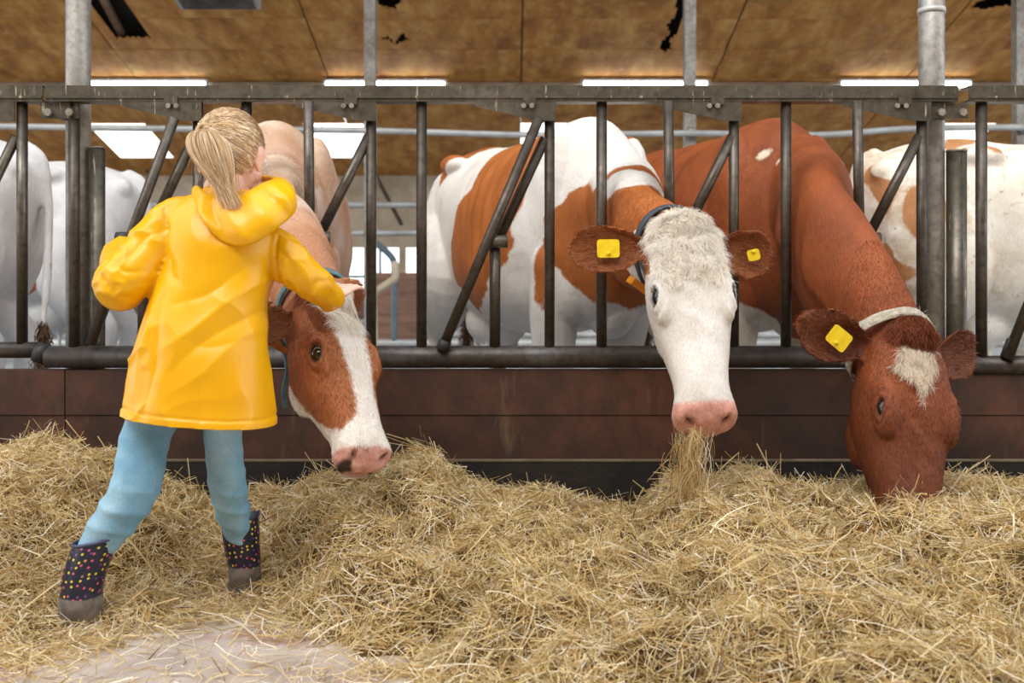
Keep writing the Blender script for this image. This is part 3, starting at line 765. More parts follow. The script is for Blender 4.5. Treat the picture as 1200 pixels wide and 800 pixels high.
def ear_tag(c, idx, k, size=(.05, .042), label=None, tilt=0, drop=.0):
    base, e, o, q, el = c['ears'][idx]
    p = base + e * (el * k) + o * .012 + Vector((0, 0, -drop))
    n = (o + Vector((0, -.9, .1))).normalized(); x = (e - n * e.dot(n)).normalized(); x = Matrix.Rotation(tilt, 3, n) @ x; y = n.cross(x)
    R = Matrix((x, y, n)).transposed()
    mb = MB(); w, h = size; r = .008
    out = []
    for cx, cy, a0 in ((w/2 - r, h/2 - r, 0), (-w/2 + r, h/2 - r, 90), (-w/2 + r, -h/2 + r, 180), (w/2 - r, -h/2 + r, 270)):
        for a in (0, 45, 90): out.append((cx + r * math.cos(math.radians(a0 + a)), cy + r * math.sin(math.radians(a0 + a))))
    mb.rings([[p + R @ Vector((a, b, z)) for a, b in out] for z in (-.0015, .0015)])
    o_ = mb.build('ear_tag', M['yellow_tag'], c['root'], smooth=False)
    MB().tube([p + R @ Vector((0, h * .28, 0)), p + R @ Vector((0, h * .28, .006))], .006, 12).build('stud', M['yellow_tag'], o_)
    return o_

def noise_pat(co, amt=.03, sc=9, seed=0): return amt * fbm(co, sc, 3, seed)

# --- the cow being stroked: pale tan body, brown face with a broad white blaze
def pat1(d):
    co = d['co']; n = noise_pat(co, .03, 10, 1)
    ht, hl, hn = d['ht'], d['hl'], d['hn']
    # half width of the white blaze along the face
    bw = np.interp(ht, [-.05, .02, .10, .18, .28, .36, .41, .44, .47, .60], [.075, .074, .058, .044, .040, .038, .044, .07, .12, .15])
    top = bw - np.abs(hl + .022)
    jaw = -.15 + np.interp(ht, [0, .1, .25, .36, .42, .46], [-.09, -.07, -.025, .015, .06, .12]) - hn
    head = -np.maximum(np.where(hn > -.06, top, np.where(ht > .45, top, -.1)), jaw)
    body = .06 + .25 * fbm(co, 3.2, 3, 9)
    body = np.where(d['bz'] < .62, -.1, np.where(d['bx'] > .9, .1, body))
    ear = .1 * np.ones(len(co)); 
    p = np.where(d['head'], head + n * .35, np.where(d['ear'] > 0, ear, body))
    pink = d['pink'] * sm(ht - .15 * hn + .012 * fbm(co, 30, 2, 8), .512, .525)
    dk = np.maximum(d['dark'], d['pink'] * sm(fbm(co, 22, 3, 4) + (ht - .55) * 9, -.15, .2) * .95)
    dk = np.maximum(dk, d['inner'] * .55)
    return p, (pink, dk)
M['coat1'] = coat_material('brown_and_white_coat', srgb(164, 98, 58), srgb(188, 120, 76), srgb(212, 202, 190), srgb(240, 234, 226))
M['coat1b'] = coat_material('pale_tan_coat', srgb(196, 152, 122), srgb(220, 184, 158), srgb(226, 208, 194), srgb(240, 228, 218))
# coat of cow 1 changes from tan body to brown head: blend by attribute
t = M['coat1'].node_tree
c1 = cow('brown_faced_cow', 'pale tan cow with a brown white-blazed face stroked by the girl', (-.96, 4.02), math.radians(-76), at(387, 357, 2.74), (.36, -.52, -.76), (.68, -.52, .52), L=.475,
         pattern=pat1, mat=M['coat1'], wsc_head=1.24, eye_size=1.35, extra_tan=lambda x, co: np.clip(.25 + .7 * sm(x, 1.75, 1.35) - .35 * sm(fbm(co, 3.0, 3, 77), .05, .4), 0, 1), neck_mid=(-.77, 3.32, .96), slot=(fx(289) + .021, fx(365) - .026), ear_spec={1: ((-.10, 1.0, -.75), (.35, .5, .75), .17), -1: (('w', -.10, -.05, 1.0), ('w', .45, -.85, .1), .165)})

# --- the white-faced cow looking at the camera, red patched body
def pat2(d):
    co = d['co']; bx, by, bz = d['bx'], d['by'], d['bz']
    n = noise_pat(co, .05, 8, 2)
    side = by < 0
    flank = [(-.02, 1.2), (-.14, 1.12), (-.36, .87), (-.35, .76), (-.1, .64), (.03, .66), (.2, .74), (.38, .88), (.45, .95), (.46, 1.07), (.48, 1.2), (.50, 1.30), (.40, 1.45), (.1, 1.5), (-.05, 1.36)]
    shoul = [(.58, 1.05), (.65, 1.08), (.8, 1.14), (.95, 1.12), (1.05, 1.20), (1.12, 1.3), (1.7, 1.3), (1.7, .5), (1.1, .58), (.95, .62), (.80, .71), (.74, .77), (.66, .83), (.62, .68), (.57, .72), (.55, .9)]
    hip = [(-.55, 1.22), (-.28, 1.5), (-.6, 1.55), (-.75, 1.35)]
    p = np.maximum.reduce([poly_sd(bx, bz, q) for q in (flank, shoul, hip)])
    p = np.minimum(p, -poly_sd(bx, bz, [(1.02, 1.06), (1.06, 1.16), (1.22, 1.22), (1.36, 1.14), (1.2, 1.11)]))
    other = .35 * fbm(co, 2.5, 3, 11)
    p = np.where(by < .12, p, np.where(bx > .6, p, other))
    p = p + n
    p = np.where(d['head'], -.1, p)
    # red behind the cheeks and on the ears
    p = np.where(d['ear'] > 0, .1, p)
    p = np.where((~d['head']) & (d['ear'] <= 0) & (bx > 1.42), np.maximum(p, .08), p)
    dk = np.maximum(d['dark'], d['inner'] * .45)
    pk = np.maximum(d['pink'], 0)
    return p, (pk, dk)
M['coat2'] = coat_material('red_and_white_coat', srgb(154, 84, 34), srgb(190, 112, 52), srgb(208, 200, 190), srgb(234, 230, 224))
c2 = cow('white_faced_cow', 'red and white cow with a white face chewing hay towards the camera', (.32, 4.0), math.radians(-66), at(803, 268, 2.90), (.03, -.26, -.55), (.02, -.93, .42), L=.585,
         pattern=pat2, mat=M['coat2'], eye_size=1.15, neck_mid=(.41, 3.32, .95), slot=(fx(705) + .021, fx(782) - .024), wsc_head=1.06,
         ear_spec={1: ((-.05, 1.0, -.06), (.30, .1, .93), .235), -1: ((.06, 1.0, -.45), (.45, .35, .8), .205)})

# --- the solid red cow eating, white star on the forehead
def pat3(d):
    co = d['co']; ht, hl = d['ht'], d['hl']
    p = np.full(len(co), .1)
    star = poly_sd(hl, ht, [(-.048, .012), (.046, .012), (.052, .05), (.058, .085), (.036, .115), (.010, .135), (-.002, .175), (-.014, .14), (-.024, .10), (-.040, .065)])
    p = np.where(d['head'] & (d['hn'] > -.04), -star + noise_pat(co, .012, 30, 3), p)
    bx, by, bz = d['bx'], d['by'], d['bz']
    for (x, z, r) in ((.72, 1.27, .020), (.92, 1.215, .018), (.80, 1.235, .009)):
        p = np.where(by < .1, np.minimum(p, np.hypot(bx - x, bz - z) - r), p)
    belly = poly_sd(bx, bz, [(.30, .66), (.60, .74), (.72, .68), (.80, .3), (-.9, .3), (-.6, .62)])
    p = np.where(d['neck'], p, np.minimum(p, -belly + noise_pat(co, .04, 8, 4)))
    dk = np.maximum(d['dark'], d['inner'] * .55)
    dk = np.maximum(dk, d['head'] * (.22 + .30 * sm(ht, .10, .40)) * sm(star, .02, -.03))  # shade on the face put into the coat, over a naturally darker muzzle
    return p, (d['pink'] * .3, dk)
M['coat3'] = coat_material('solid_red_coat', srgb(120, 58, 26), srgb(168, 90, 46), srgb(206, 190, 168), srgb(232, 220, 202))
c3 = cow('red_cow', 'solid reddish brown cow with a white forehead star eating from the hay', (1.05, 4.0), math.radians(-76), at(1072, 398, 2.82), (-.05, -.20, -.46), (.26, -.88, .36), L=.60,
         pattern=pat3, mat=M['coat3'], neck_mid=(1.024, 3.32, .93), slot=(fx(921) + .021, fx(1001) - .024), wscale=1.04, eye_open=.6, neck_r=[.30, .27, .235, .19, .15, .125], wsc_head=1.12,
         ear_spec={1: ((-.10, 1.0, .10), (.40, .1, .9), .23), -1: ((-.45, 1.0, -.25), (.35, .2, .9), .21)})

# ---- short coat hair, forelocks
M['cowhair'] = thin('cow_hair')
def fur(c, name, mask, n, lmin, lmax, width, lift, curl, cols, seed, white_cols=None, flow=None, K=3, tuft=0.0):
    me = c['me']; co = get_co(me); no = get_no(me); d = c['d']; g = np.random.default_rng(seed)
    npoly = len(me.polygons); st = np.empty(npoly, np.int32); me.polygons.foreach_get('loop_start', st)
    li = np.empty(len(me.loops), np.int32); me.loops.foreach_get('vertex_index', li)
    area = np.empty(npoly, np.float32); me.polygons.foreach_get('area', area)
    v0 = li[st]; v1 = li[st + 1]; v2 = li[st + 2]
    w = area * mask[v0]; w = w / w.sum(); i = g.choice(npoly, n, p=w)
    a = g.random((n, 1)); b = g.random((n, 1)) * (1 - a)
    P0 = co[v0[i]] * (1 - a - b) + co[v1[i]] * a + co[v2[i]] * b; N0 = unit(no[v0[i]])
    f = np.array(c['A'])[None] * np.ones((n, 1)) if flow is None else flow(P0, d, v0[i])
    if tuft: f = f + tuft * np.stack([vnoise(P0, 48, q) for q in (1, 2, 3)], 1); curl = curl * .35
    f = unit(f + g.normal(0, .15 + curl, (n, 3))); f = unit(f - N0 * (f * N0).sum(1, keepdims=True))
    ln = g.uniform(lmin, lmax, n); sd0 = np.cross(f, N0); cv = g.normal(0, curl, n); P = np.zeros((n, K, 3))
    for k in range(K):
        s = k / (K - 1)
        P[:, k] = P0 - N0 * .001 + f * (ln * s)[:, None] + N0 * (ln * lift * np.sin(s * 2.2) )[:, None] + sd0 * (ln * cv * s * s)[:, None]
    sd = unit(np.cross(f, N0 + g.normal(0, .4, (n, 3))))[:, None, :] * np.ones((1, K, 1))
    red = d['pat'][v0[i]] + g.normal(0, .006, n) > 0
    ci = np.array(cols)[g.integers(0, len(cols), n)] * g.uniform(.8, 1.15, (n, 1))
    if white_cols is not None:
        wi = np.array(white_cols)[g.integers(0, len(white_cols), n)] * g.uniform(.88, 1.06, (n, 1)); ci = np.where(red[:, None], ci, wi)
    o = link(name, ribbons(name, P, np.full(n, width) * g.uniform(.7, 1.2, n), sd, np.clip(ci, 0, 1), True, .25), M['cowhair'], c['root']); o['kind'] = 'stuff'
    return o
WH2 = [srgb(252, 248, 240), srgb(244, 236, 222), srgb(255, 253, 250), srgb(236, 224, 206)]
WH = [srgb(248, 243, 236), srgb(238, 230, 220), srgb(252, 250, 246), srgb(226, 216, 204)]
_WH = [srgb(240, 234, 226), srgb(228, 218, 206), srgb(250, 247, 242), srgb(214, 202, 188)]
R1 = [srgb(166, 100, 60), srgb(184, 116, 72), srgb(142, 82, 48)]
R2 = [srgb(150, 76, 38), srgb(176, 94, 48), srgb(124, 58, 28)]
R3 = [srgb(124, 60, 30), srgb(150, 76, 40), srgb(100, 44, 20), srgb(164, 90, 50)]
R3H = [srgb(100, 46, 24), srgb(122, 58, 30), srgb(82, 35, 17), srgb(136, 70, 38)]  # darker head hairs, carrying the shade painted on the face
def headmask(c, neck=1.05):
    d = c['d']; return ((d['head'] | (d['ear'] > 0) | (d['bx'] > neck)) & (d['pink'] < .35) & (d['dark'] < .55)).astype(float)
for c, rr, sd in ((c1, R1, 201), (c2, R2, 202), (c3, R3H, 203)):
    if c is c1:
        d = c['d']; mk = (d['head'] & (d['pink'] < .3) & (d['dark'] < .4)).astype(float)
    else: mk = headmask(c, 1.05 if c is c2 else 1.5)
    fur(c, 'coat_hair', mk, 40000, .007, .014, .0014, .22, .15, rr, sd, WH, K=2)
    d = c['d']
    fur(c, 'ear_fringe', ((d['ear'] > .08) & (d['dark'] < 2)).astype(float), 4000, .008, .020, .0012, .3, .15, [k for k in rr] + [srgb(190, 140, 104)], sd + 10, None, flow=lambda P, d_, i: np.where((d_['hl'][i] < 0)[:, None], np.array(c['ears'][0][1])[None], np.array(c['ears'][1][1])[None]))
TN = [srgb(204, 168, 140), srgb(222, 196, 174), srgb(184, 140, 108), srgb(232, 216, 200)]
d = c1['d']; fur(c1, 'neck_hair', ((~d['head']) & (d['ear'] <= 0) & (d['bx'] > .62)).astype(float), 26000, .010, .018, .0016, .2, .15, TN, 231, TN, K=2, flow=lambda P, d_, i: np.array([.15, -.3, -.9])[None] * np.ones((len(P), 1)))
d = c2['d']
fur(c2, 'forelock', (d['head'] & (d['ht'] < .17) & (d['ht'] > -.06) & (np.abs(d['hl']) < .088) & (d['hn'] > -.06)).astype(float) * np.clip(1.25 - d['ht'] * 6, .25, 1), 9000, .022, .046, .0017, .45, .75, WH2, 221, WH2, K=5, tuft=2.2)
d = c3['d']
fur(c3, 'forehead_star_hair', (d['head'] & (d['pat'] < 0) & (d['ht'] < .2) & (d['hn'] > -.04)).astype(float), 3500, .018, .034, .0016, .3, .4, R3, 222, tuft=1.2, white_cols=[srgb(236, 222, 200), srgb(222, 204, 176), srgb(250, 244, 232)], K=4)
fur(c3, 'forelock', (d['head'] & (d['ht'] < .006) & (d['hn'] > -.05) & (np.abs(d['hl']) < .055)).astype(float), 3000, .025, .045, .0017, .4, .5, R3, 223, R3, K=5, tuft=1.0)
d = c1['d']
fur(c1, 'forelock', (d['head'] & (d['ht'] < .12) & (np.abs(d['hl']) < .075) & (d['hn'] > -.05)).astype(float), 3500, .016, .034, .0016, .3, .5, R1, 224, WH2, K=4, tuft=1.2)

# ---- ear tags and collars
ear_tag(c2, 1, .52, (.066, .054), tilt=0); ear_tag(c2, 0, .62, (.040, .034), tilt=.4)
ear_tag(c3, 1, .48, (.066, .056), tilt=-.35)
def strap(c, name, i, mat, wid=.030, lean=(0, 0, 0)):
    """band round the neck just behind the head"""
    cen = c['path'][i]; ax = (c['path'][min(i + 1, 30)] - c['path'][i - 1]).normalized() + Vector(lean); ax.normalize()
    u = c['L']; u = (u - ax * u.dot(ax)).normalized(); v_ = ax.cross(u)
    bvh = BV[id(c)]; R = []
    n = 48; inner = []
    for j in range(n):
        a = 2 * math.pi * j / n; dr = u * math.cos(a) + v_ * math.sin(a)
        h = bvh.ray_cast(cen + dr * .5, -dr); rad = .5 - h[3] if h[0] is not None else .14
        inner.append((dr, max(min(rad, .24), .06)))
    rr = [inner[j][1] for j in range(n)]
    md = sorted(rr)[n // 2]; rr = [min(r_, md * 1.22) for r_ in rr]
    rr = [max(rr[(j + k) % n] for k in range(-2, 3)) for j in range(n)]
    rr = [sum(rr[(j + k) % n] for k in range(-3, 4)) / 7 + .004 for j in range(n)]
    mb = MB(); vs = []; fs = []
    for j in range(n):
        dr = inner[j][0]
        for (dz, dx) in ((-wid / 2, 0), (wid / 2, 0), (wid / 2, .005), (-wid / 2, .005)): vs.append(cen + dr * (rr[j] + dx) + ax * dz)
    for j in range(n):
        k = (j + 1) % n
        for q in range(4): fs.append((j * 4 + q, k * 4 + q, k * 4 + (q + 1) % 4, j * 4 + (q + 1) % 4))
    o = mb.add(vs, fs).build(name, mat, c['root'])
    return o, cen, inner, rr, ax
from mathutils.bvhtree import BVHTree
BV = {id(c): BVHTree.FromPolygons([v_.co for v_ in c['me'].vertices], [p.vertices for p in c['me'].polygons]) for c in (c1, c2, c3)}
co1, cen, inn, rr, ax = strap(c1, 'collar', 26, M['teal'], .028)
co2, cen2, inn2, rr2, ax2 = strap(c2, 'collar', 24, M['strapdark'], .030)
co3, cen3, inn3, rr3, ax3 = strap(c3, 'collar', 27, M['rope'], .034)
def on_strap(cen, inn, rr, j, dr=.012): return cen + inn[j][0] * (rr[j] + dr)
# collar boxes
def collar_box(c, cen, inn, rr, ax, j, size, mat, parent):
    p = on_strap(cen, inn, rr, j, size[2] / 2 + .003); n = inn[j][0]; x = ax; y = n.cross(x); Rm = Matrix((y, x, n)).transposed()
    return MB().box(p, size, Rm).build('collar_tag', mat, parent, smooth=False)
def box_at(c, cen, inn, rr, ax, target, size, mat, parent, name='collar_tag'):
    j = min(range(48), key=lambda k: (on_strap(cen, inn, rr, k) - Vector(target)).length)
    p = on_strap(cen, inn, rr, j, size[2] / 2 + .004); n = inn[j][0]; y = n.cross(ax).normalized(); n = ax.cross(y)
    return MB().box(p, size, Matrix((y, ax, n)).transposed()).build(name, mat, parent, smooth=False), p
box_at(c2, cen2, inn2, rr2, ax2, at(742, 352, 3.0), (.10, .045, .022), M['orange'], co2)
_, p1 = box_at(c1, cen, inn, rr, ax, at(320, 430, 2.8), (.10, .036, .018), M['buckle'], co1)
MB().tube([Vector(p) for p in bez([p1, p1 + Vector((.02, -.03, -.06)), p1 + Vector((.012, -.04, -.12)), p1 + Vector((.015, -.035, -.17))], 12)], .008, 8, flat=.3).build('loose_strap', M['teal'], co1)
g = np.random.default_rng(9)
P = np.zeros((60, 4, 3)); ii = g.integers(0, 48, 60)
for k in range(4):
    for q in range(60): P[q, k] = np.array(on_strap(cen3, inn3, rr3, ii[q], .002)) + g.normal(0, .004, 3) + np.array(inn3[ii[q]][0]) * .008 * k
link('frayed_threads', ribbons('frayed_threads', P, np.full(60, .0016), unit(g.normal(0, 1, (60, 4, 3))), np.tile(np.array(srgb(230, 222, 206)), (60, 1))), M['cowhair'], co3)['kind'] = 'stuff'

# ---- cows standing further back in the stalls
def pat_bg(seed, thr):
    def f(d):
        p = .5 * (fbm(d['co'], 2.6, 3, seed) - thr); return np.where(d['bz'] < .5, -.1, p), (d['pink'], d['dark'])
    return f
M['coat4'] = coat_material('white_coat', srgb(150, 80, 44), srgb(182, 108, 66), srgb(196, 194, 194), srgb(222, 221, 220))
M['coat5'] = coat_material('dirty_white_coat', srgb(168, 112, 68), srgb(200, 148, 100), srgb(220, 206, 186), srgb(244, 238, 228), .8)
for args in (
    ('white_cow', 'white cow standing side-on at the left edge behind the fence', (-3.54, 4.35), math.pi, (-4.55, 4.35, 1.2), (-.7, 0, -.7), (-.7, 0, .7), 31, .42, 'coat4'),
    ('white_cow', 'white rump of a further cow between the short pipe and the girl', (-3.56, 5.6), math.pi, (-4.6, 5.6, 1.2), (-.7, 0, -.7), (-.7, 0, .7), 33, .30, 'coat4'),
    ('dirty_white_cow', 'dirty white and tan cow standing side-on behind the thick right post', (3.09, 4.62), 0.0, (4.1, 4.62, 1.2), (.7, 0, -.7), (.7, 0, .7), 36, .22, 'coat5')):
    nm, lb, wi, yw, pl_, ax_, fc, sd, th, cm_ = args
    cow(nm, lb, wi, yw, pl_, ax_, fc, pattern=pat_bg(sd, th), mat=M[cm_], voxel=.014)
# ================================================================== the girl
t = NT('yellow_raincoat'); v = t.coord()
n1 = t.noise(3, 3, .5, v)
c = t.ramp(n1, [(.3, srgb(228, 162, 0)), (.7, srgb(242, 182, 2))])
t.bump(t.noise(120, 3, .6, v), .06, .003); t.b.inputs['Coat Weight'].default_value = .15; t.b.inputs['Coat Roughness'].default_value = .25
M['coat'] = t.out(c, .36, 0, .38)
t = NT('seam_thread'); M['seam'] = t.out(srgb(206, 146, 8), .5)
t = NT('light_blue_denim'); v = t.coord()
n1 = t.noise(5, 5, .6, v); n2 = t.noise(1, 2, .5, t.coord((900, 900, 300)))
c = t.ramp(n1, [(.28, srgb(92, 138, 164)), (.48, srgb(128, 174, 198)), (.66, srgb(176, 210, 226))])
c = t.mix(t.ramp(n2, [(.4, .35), (.6, 0.0)]), c, srgb(72, 120, 150)); t.bump(n2, .2, .002); M['denim'] = t.out(c, .85)
t = NT('child_skin'); t.b.inputs['Subsurface Weight'].default_value = .12; t.b.inputs['Subsurface Radius'].default_value = (.01, .004, .002)
M['skin'] = t.out(t.ramp(t.noise(12, 3, .5, t.coord()), [(.3, srgb(236, 184, 164)), (.7, srgb(246, 204, 186))]), .5)
# navy boots with printed dots
t = NT('navy_dotted_rubber')
uv = t.n('ShaderNodeUVMap').outputs[0]
vo = t.n('ShaderNodeTexVoronoi', voronoi_dimensions='2D', feature='F1'); t.l(uv, vo.inputs['Vector']); vo.inputs['Scale'].default_value = 62; vo.inputs['Randomness'].default_value = .75
dot = t.ramp(vo.outputs['Distance'], [(.17, 1.0), (.20, 0.0)])
cr = t.n('ShaderNodeSeparateColor'); t.l(vo.outputs['Color'], cr.inputs[0])
dc = t.ramp(cr.outputs[0], [(.0, srgb(214, 92, 128)), (.42, srgb(214, 92, 128)), (.45, srgb(222, 206, 60)), (.85, srgb(222, 206, 60)), (.88, srgb(120, 60, 140))])
c = t.mix(dot, srgb(30, 33, 54), dc)
mud = t.math('ADD', t.attr('mud'), t.math('MULTIPLY', t.math('SUBTRACT', t.noise(25, 4, .6, t.coord()), .5), .35))
mf = t.ramp(mud, [(.46, 0.0), (.56, 1.0)])
c = t.mix(mf, c, t.ramp(t.noise(40, 4, .6, t.coord()), [(.3, srgb(92, 84, 80)), (.7, srgb(134, 124, 116))]))
M['boot'] = t.out(c, t.mix(mf, (.32, .32, .32), (.85, .85, .85)))
M['bootrim'] = simple('navy_boot_rim', srgb(52, 58, 86), srgb(66, 74, 104), 20, .4)
M['sole'] = simple('muddy_sole', srgb(70, 64, 60), srgb(110, 100, 92), 30, .85)
M['hair'] = thin('blond_hair')
M['hairbase'] = simple('blond_scalp_hair', srgb(186, 156, 116), srgb(214, 186, 146), 60, .6, stretch=(1, 1, .2))

girl = tag(empty('person', at(190, 705, 2.47)), 'blond ponytailed child in a yellow raincoat, jeans and dotted boots stroking a cow', 'person')
girl.location.z = 0
HC = at(270, 182, 2.52)                                    # head centre
fd = Vector((.14, .94, -.30)).normalized()                 # facing: to the right, away and down to the cow
rt_ = fd.cross(Vector((0, 0, 1))).normalized(); ud = rt_.cross(fd).normalized()
HB = Matrix((rt_, fd, ud)).transposed()                    # head frame: right, forward, up
hp = lambda x, y, z: HC + HB @ Vector((x, y, z))
# key joints
NK = at(272, 232, 2.50)
SH_L, EL_L, WR_L = at(206, 262, 2.50), at(140, 332, 2.42), at(146, 296, 2.74)
SH_R, EL_R, WR_R = at(318, 292, 2.50), at(352, 320, 2.475), at(386, 346, 2.55)
HIP_L, KN_L, AN_L = at(212, 430, 2.45), at(158, 572, 2.38), at(103, 662, 2.367)
HIP_R, KN_R, AN_R = at(260, 430, 2.46), at(266, 562, 2.50), at(283, 640, 2.588)
body = MB()
# head with face
body.ell(HC + HB @ Vector((0, -.008, .012)), (.073, .090, .088), HB, 28, 20)
body.ell(hp(0, .028, -.045), (.054, .056, .062), HB, 24, 16)        # jaw and cheeks
body.ell(hp(0, .075, -.085), (.022, .020, .018), HB)                 # chin
body.tube([hp(0, .086, .005), hp(0, .103, -.030)], [.008, .0125], 12, True)   # nose
body.ell(hp(0, .088, -.058), (.020, .010, .006), HB); body.ell(hp(0, .086, -.068), (.018, .010, .0065), HB)   # lips
for s in (-1, 1):
    body.ell(hp(s * .040, .058, -.030), (.024, .026, .024), HB)      # cheek
    body.ell(hp(s * .030, .078, .020), (.022, .012, .009), HB)       # brow
    # ear: rim, lobe
    em = HB @ Matrix.Rotation(-s * .35, 3, 'Z')
    body.ell(hp(s * .078, -.004, -.010), (.008, .019, .029), em); body.ell(hp(s * .083, -.010, .002), (.006, .018, .020), em); body.ell(hp(s * .078, .002, -.036), (.006, .009, .010), em)
body.tube([hp(0, -.02, -.05), NK + Vector((0, 0, .0)), NK - Vector((.01, 0, .06))], [.046, .043, .06], 18, True)
# trunk and limbs under the clothes
TR = [at(262, 255, 2.50), at(258, 300, 2.50), at(250, 380, 2.47), at(240, 420, 2.45)]
body.tube(TR, [.07, .095, .09, .085], 20, True)
body.tube([SH_L, EL_L, WR_L], [.042, .034, .024], 14, True); body.tube([SH_R, EL_R, WR_R], [.042, .034, .022], 14, True)
body.tube([HIP_L, at(173, 505, 2.43), KN_L, AN_L], [.045, .036, .030, .018], 16, True); body.tube([HIP_R, at(261, 505, 2.475), KN_R, AN_R], [.042, .034, .030, .018], 16, True)
def hand(wr, d, up, spread, curl, mirror=1):
    """palm plus five separate fingers; d along the hand, up = back of the hand"""
    d = Vector(d).normalized(); up = Vector(up); up = (up - d * up.dot(d)).normalized(); sd = d.cross(up) * mirror
    Bm = Matrix((sd, d, up)).transposed()
    body.tube([wr - d * .03, wr + d * .012], [.019, .021], 12, True)
    body.ell(wr + d * .038, (.029, .034, .012), Bm, 20, 12)
    for k, (off, ln, r) in enumerate(((-.023, .046, .0070), (-.008, .054, .0076), (.008, .050, .0074), (.022, .040, .0064))):
        b = wr + d * .062 + sd * off; dd = (d + sd * off * spread).normalized()
        p1 = b + dd * ln * .45 - up * ln * .10 * curl; p2 = p1 + (dd - up * .55 * curl).normalized() * ln * .32; p3 = p2 + (dd - up * 1.1 * curl).normalized() * ln * .26
        body.tube([b - d * .012, b, p1, p2, p3], [r, r * 1.05, r, r * .92, r * .78], 10, True)
    b = wr + d * .018 - sd * .026
    p1 = b + (d * .6 - sd * .75 - up * .2).normalized() * .024; p2 = p1 + (d * .85 - sd * .45 - up * .3 * curl).normalized() * .022
    body.tube([b + sd * .012, b, p1, p2], [.010, .0095, .0085, .007], 10, True)
hand(WR_R + (WR_R - EL_R).normalized() * .012, (.34, .72, .30), (-.1, -.35, .9), 6, .6)
hand(WR_L + (WR_L - EL_L).normalized() * .01, (.10, .75, .25), (-.5, .2, .8), 6, 1.2, -1)
bme = remesh(body, .0042, 3, .5)
link('body', bme, M['skin'], girl)
for s in (-1, 1): MB().ell(hp(s * .031, .074, .004), (.012, .012, .010), HB, 16, 10).build('eye', M['eye'], girl)

# ---- raincoat
def coat_ring(cx, v, hw, Y, dep, tilt=0, n=48):
    c = at(cx, v, Y); k = Y / F; ring = []
    for j in range(n):
        a = 2 * math.pi * j / n; ca, sa = math.cos(a), math.sin(a)
        x = hw * k * math.copysign(abs(ca) ** .85, ca); y = dep * math.copysign(abs(sa) ** .9, sa)
        ring.append(c + Vector((x, y, -tilt * x)))
    return ring
mb = MB()
secs = [(234, 512, 88, 2.43, .146, .08), (235, 489, 85, 2.43, .140, .08), (235, 470, 83, 2.435, .136, .08), (236, 440, 79, 2.44, .130, .075), (238, 400, 73, 2.45, .124, .065), (245, 355, 67, 2.47, .120, .05),
        (256, 315, 65, 2.485, .118, .03), (261, 285, 68, 2.495, .118, .12), (264, 262, 66, 2.505, .105, .2), (267, 245, 52, 2.515, .085, .22), (270, 232, 38, 2.52, .068, .2), (272, 222, 30, 2.52, .058, .1)]
mb.rings([coat_ring(*r) for r in bez(secs, 44)][::-1])
sl = bez([at(232, 258, 2.51), at(204, 263, 2.50), at(176, 296, 2.455), at(148, 328, 2.42), at(140, 336, 2.47), at(142, 318, 2.58), at(145, 300, 2.70)], 36)
mb.tube([Vector(p) for p in sl], np.interp(np.linspace(0, 1, 37), [0, .16, .33, .5, .66, .85, 1], [.06, .066, .064, .062, .060, .055, .054]), 24, True)
sr = bez([at(296, 284, 2.50), at(320, 294, 2.495), at(345, 313, 2.48), at(365, 330, 2.49), at(380, 342, 2.525), at(389, 349, 2.555)], 32)
mb.tube([Vector(p) for p in sr], np.interp(np.linspace(0, 1, 33), [0, .2, .4, .6, .8, 1], [.058, .061, .053, .046, .040, .036]), 24, True)
cme = remesh(mb, .0042, 6, .5)
co = get_co(cme); no = get_no(cme)
U = 600 + co[:, 0] * F / 2.47; Vv = V0 - (co[:, 2] - CH) * F / 2.47                # coat plane coordinates (size of the photo)
d = np.zeros(len(co))
def fold(p0, p1, wid, amp, back=None):
    """a soft crease along a segment on the coat's surface, seen from behind (y small) or front"""
    global d
    p0 = np.array(p0, float); p1 = np.array(p1, float); e = p1 - p0; L2 = e @ e
    t_ = ((U - p0[0]) * e[0] + (Vv - p0[1]) * e[1]) / L2; tc = np.clip(t_, 0, 1)
    q = (U - p0[0]) * (-e[1]) / math.sqrt(L2) + (Vv - p0[1]) * e[0] / math.sqrt(L2)
    q = q + 4 * np.sin(tc * 5 + p0[0])
    far = np.hypot(np.maximum(np.abs(t_ - .5) - .5, 0) * math.sqrt(L2), 0)
    g = np.exp(-np.abs(q / wid) ** 1.15) * np.exp(-(far / (wid * 1.5)) ** 2) * (.35 + .65 * np.sin(np.pi * np.clip(tc * .9 + .05, 0, 1)))
    d += .95 * amp * g * (no[:, 1] < .25)
# drag lines across the back and skirt
fold((318, 330), (215, 400), 11, .010); fold((322, 352), (225, 425), 9, -.007); fold((300, 318), (232, 352), 8, -.006); fold((312, 385), (232, 446), 11, .007)
fold((195, 330), (185, 450), 9, .010); fold((212, 350), (196, 470), 8, -.008); fold((178, 390), (160, 480), 7, .007); fold((300, 440), (308, 494), 8, .006); fold((262, 430), (255, 492), 14, -.006)
fold((226, 330), (205, 300), 7, -.008); fold((240, 345), (216, 300), 7, .005); fold((300, 400), (240, 395), 10, -.004); fold((285, 455), (215, 470), 12, .004)
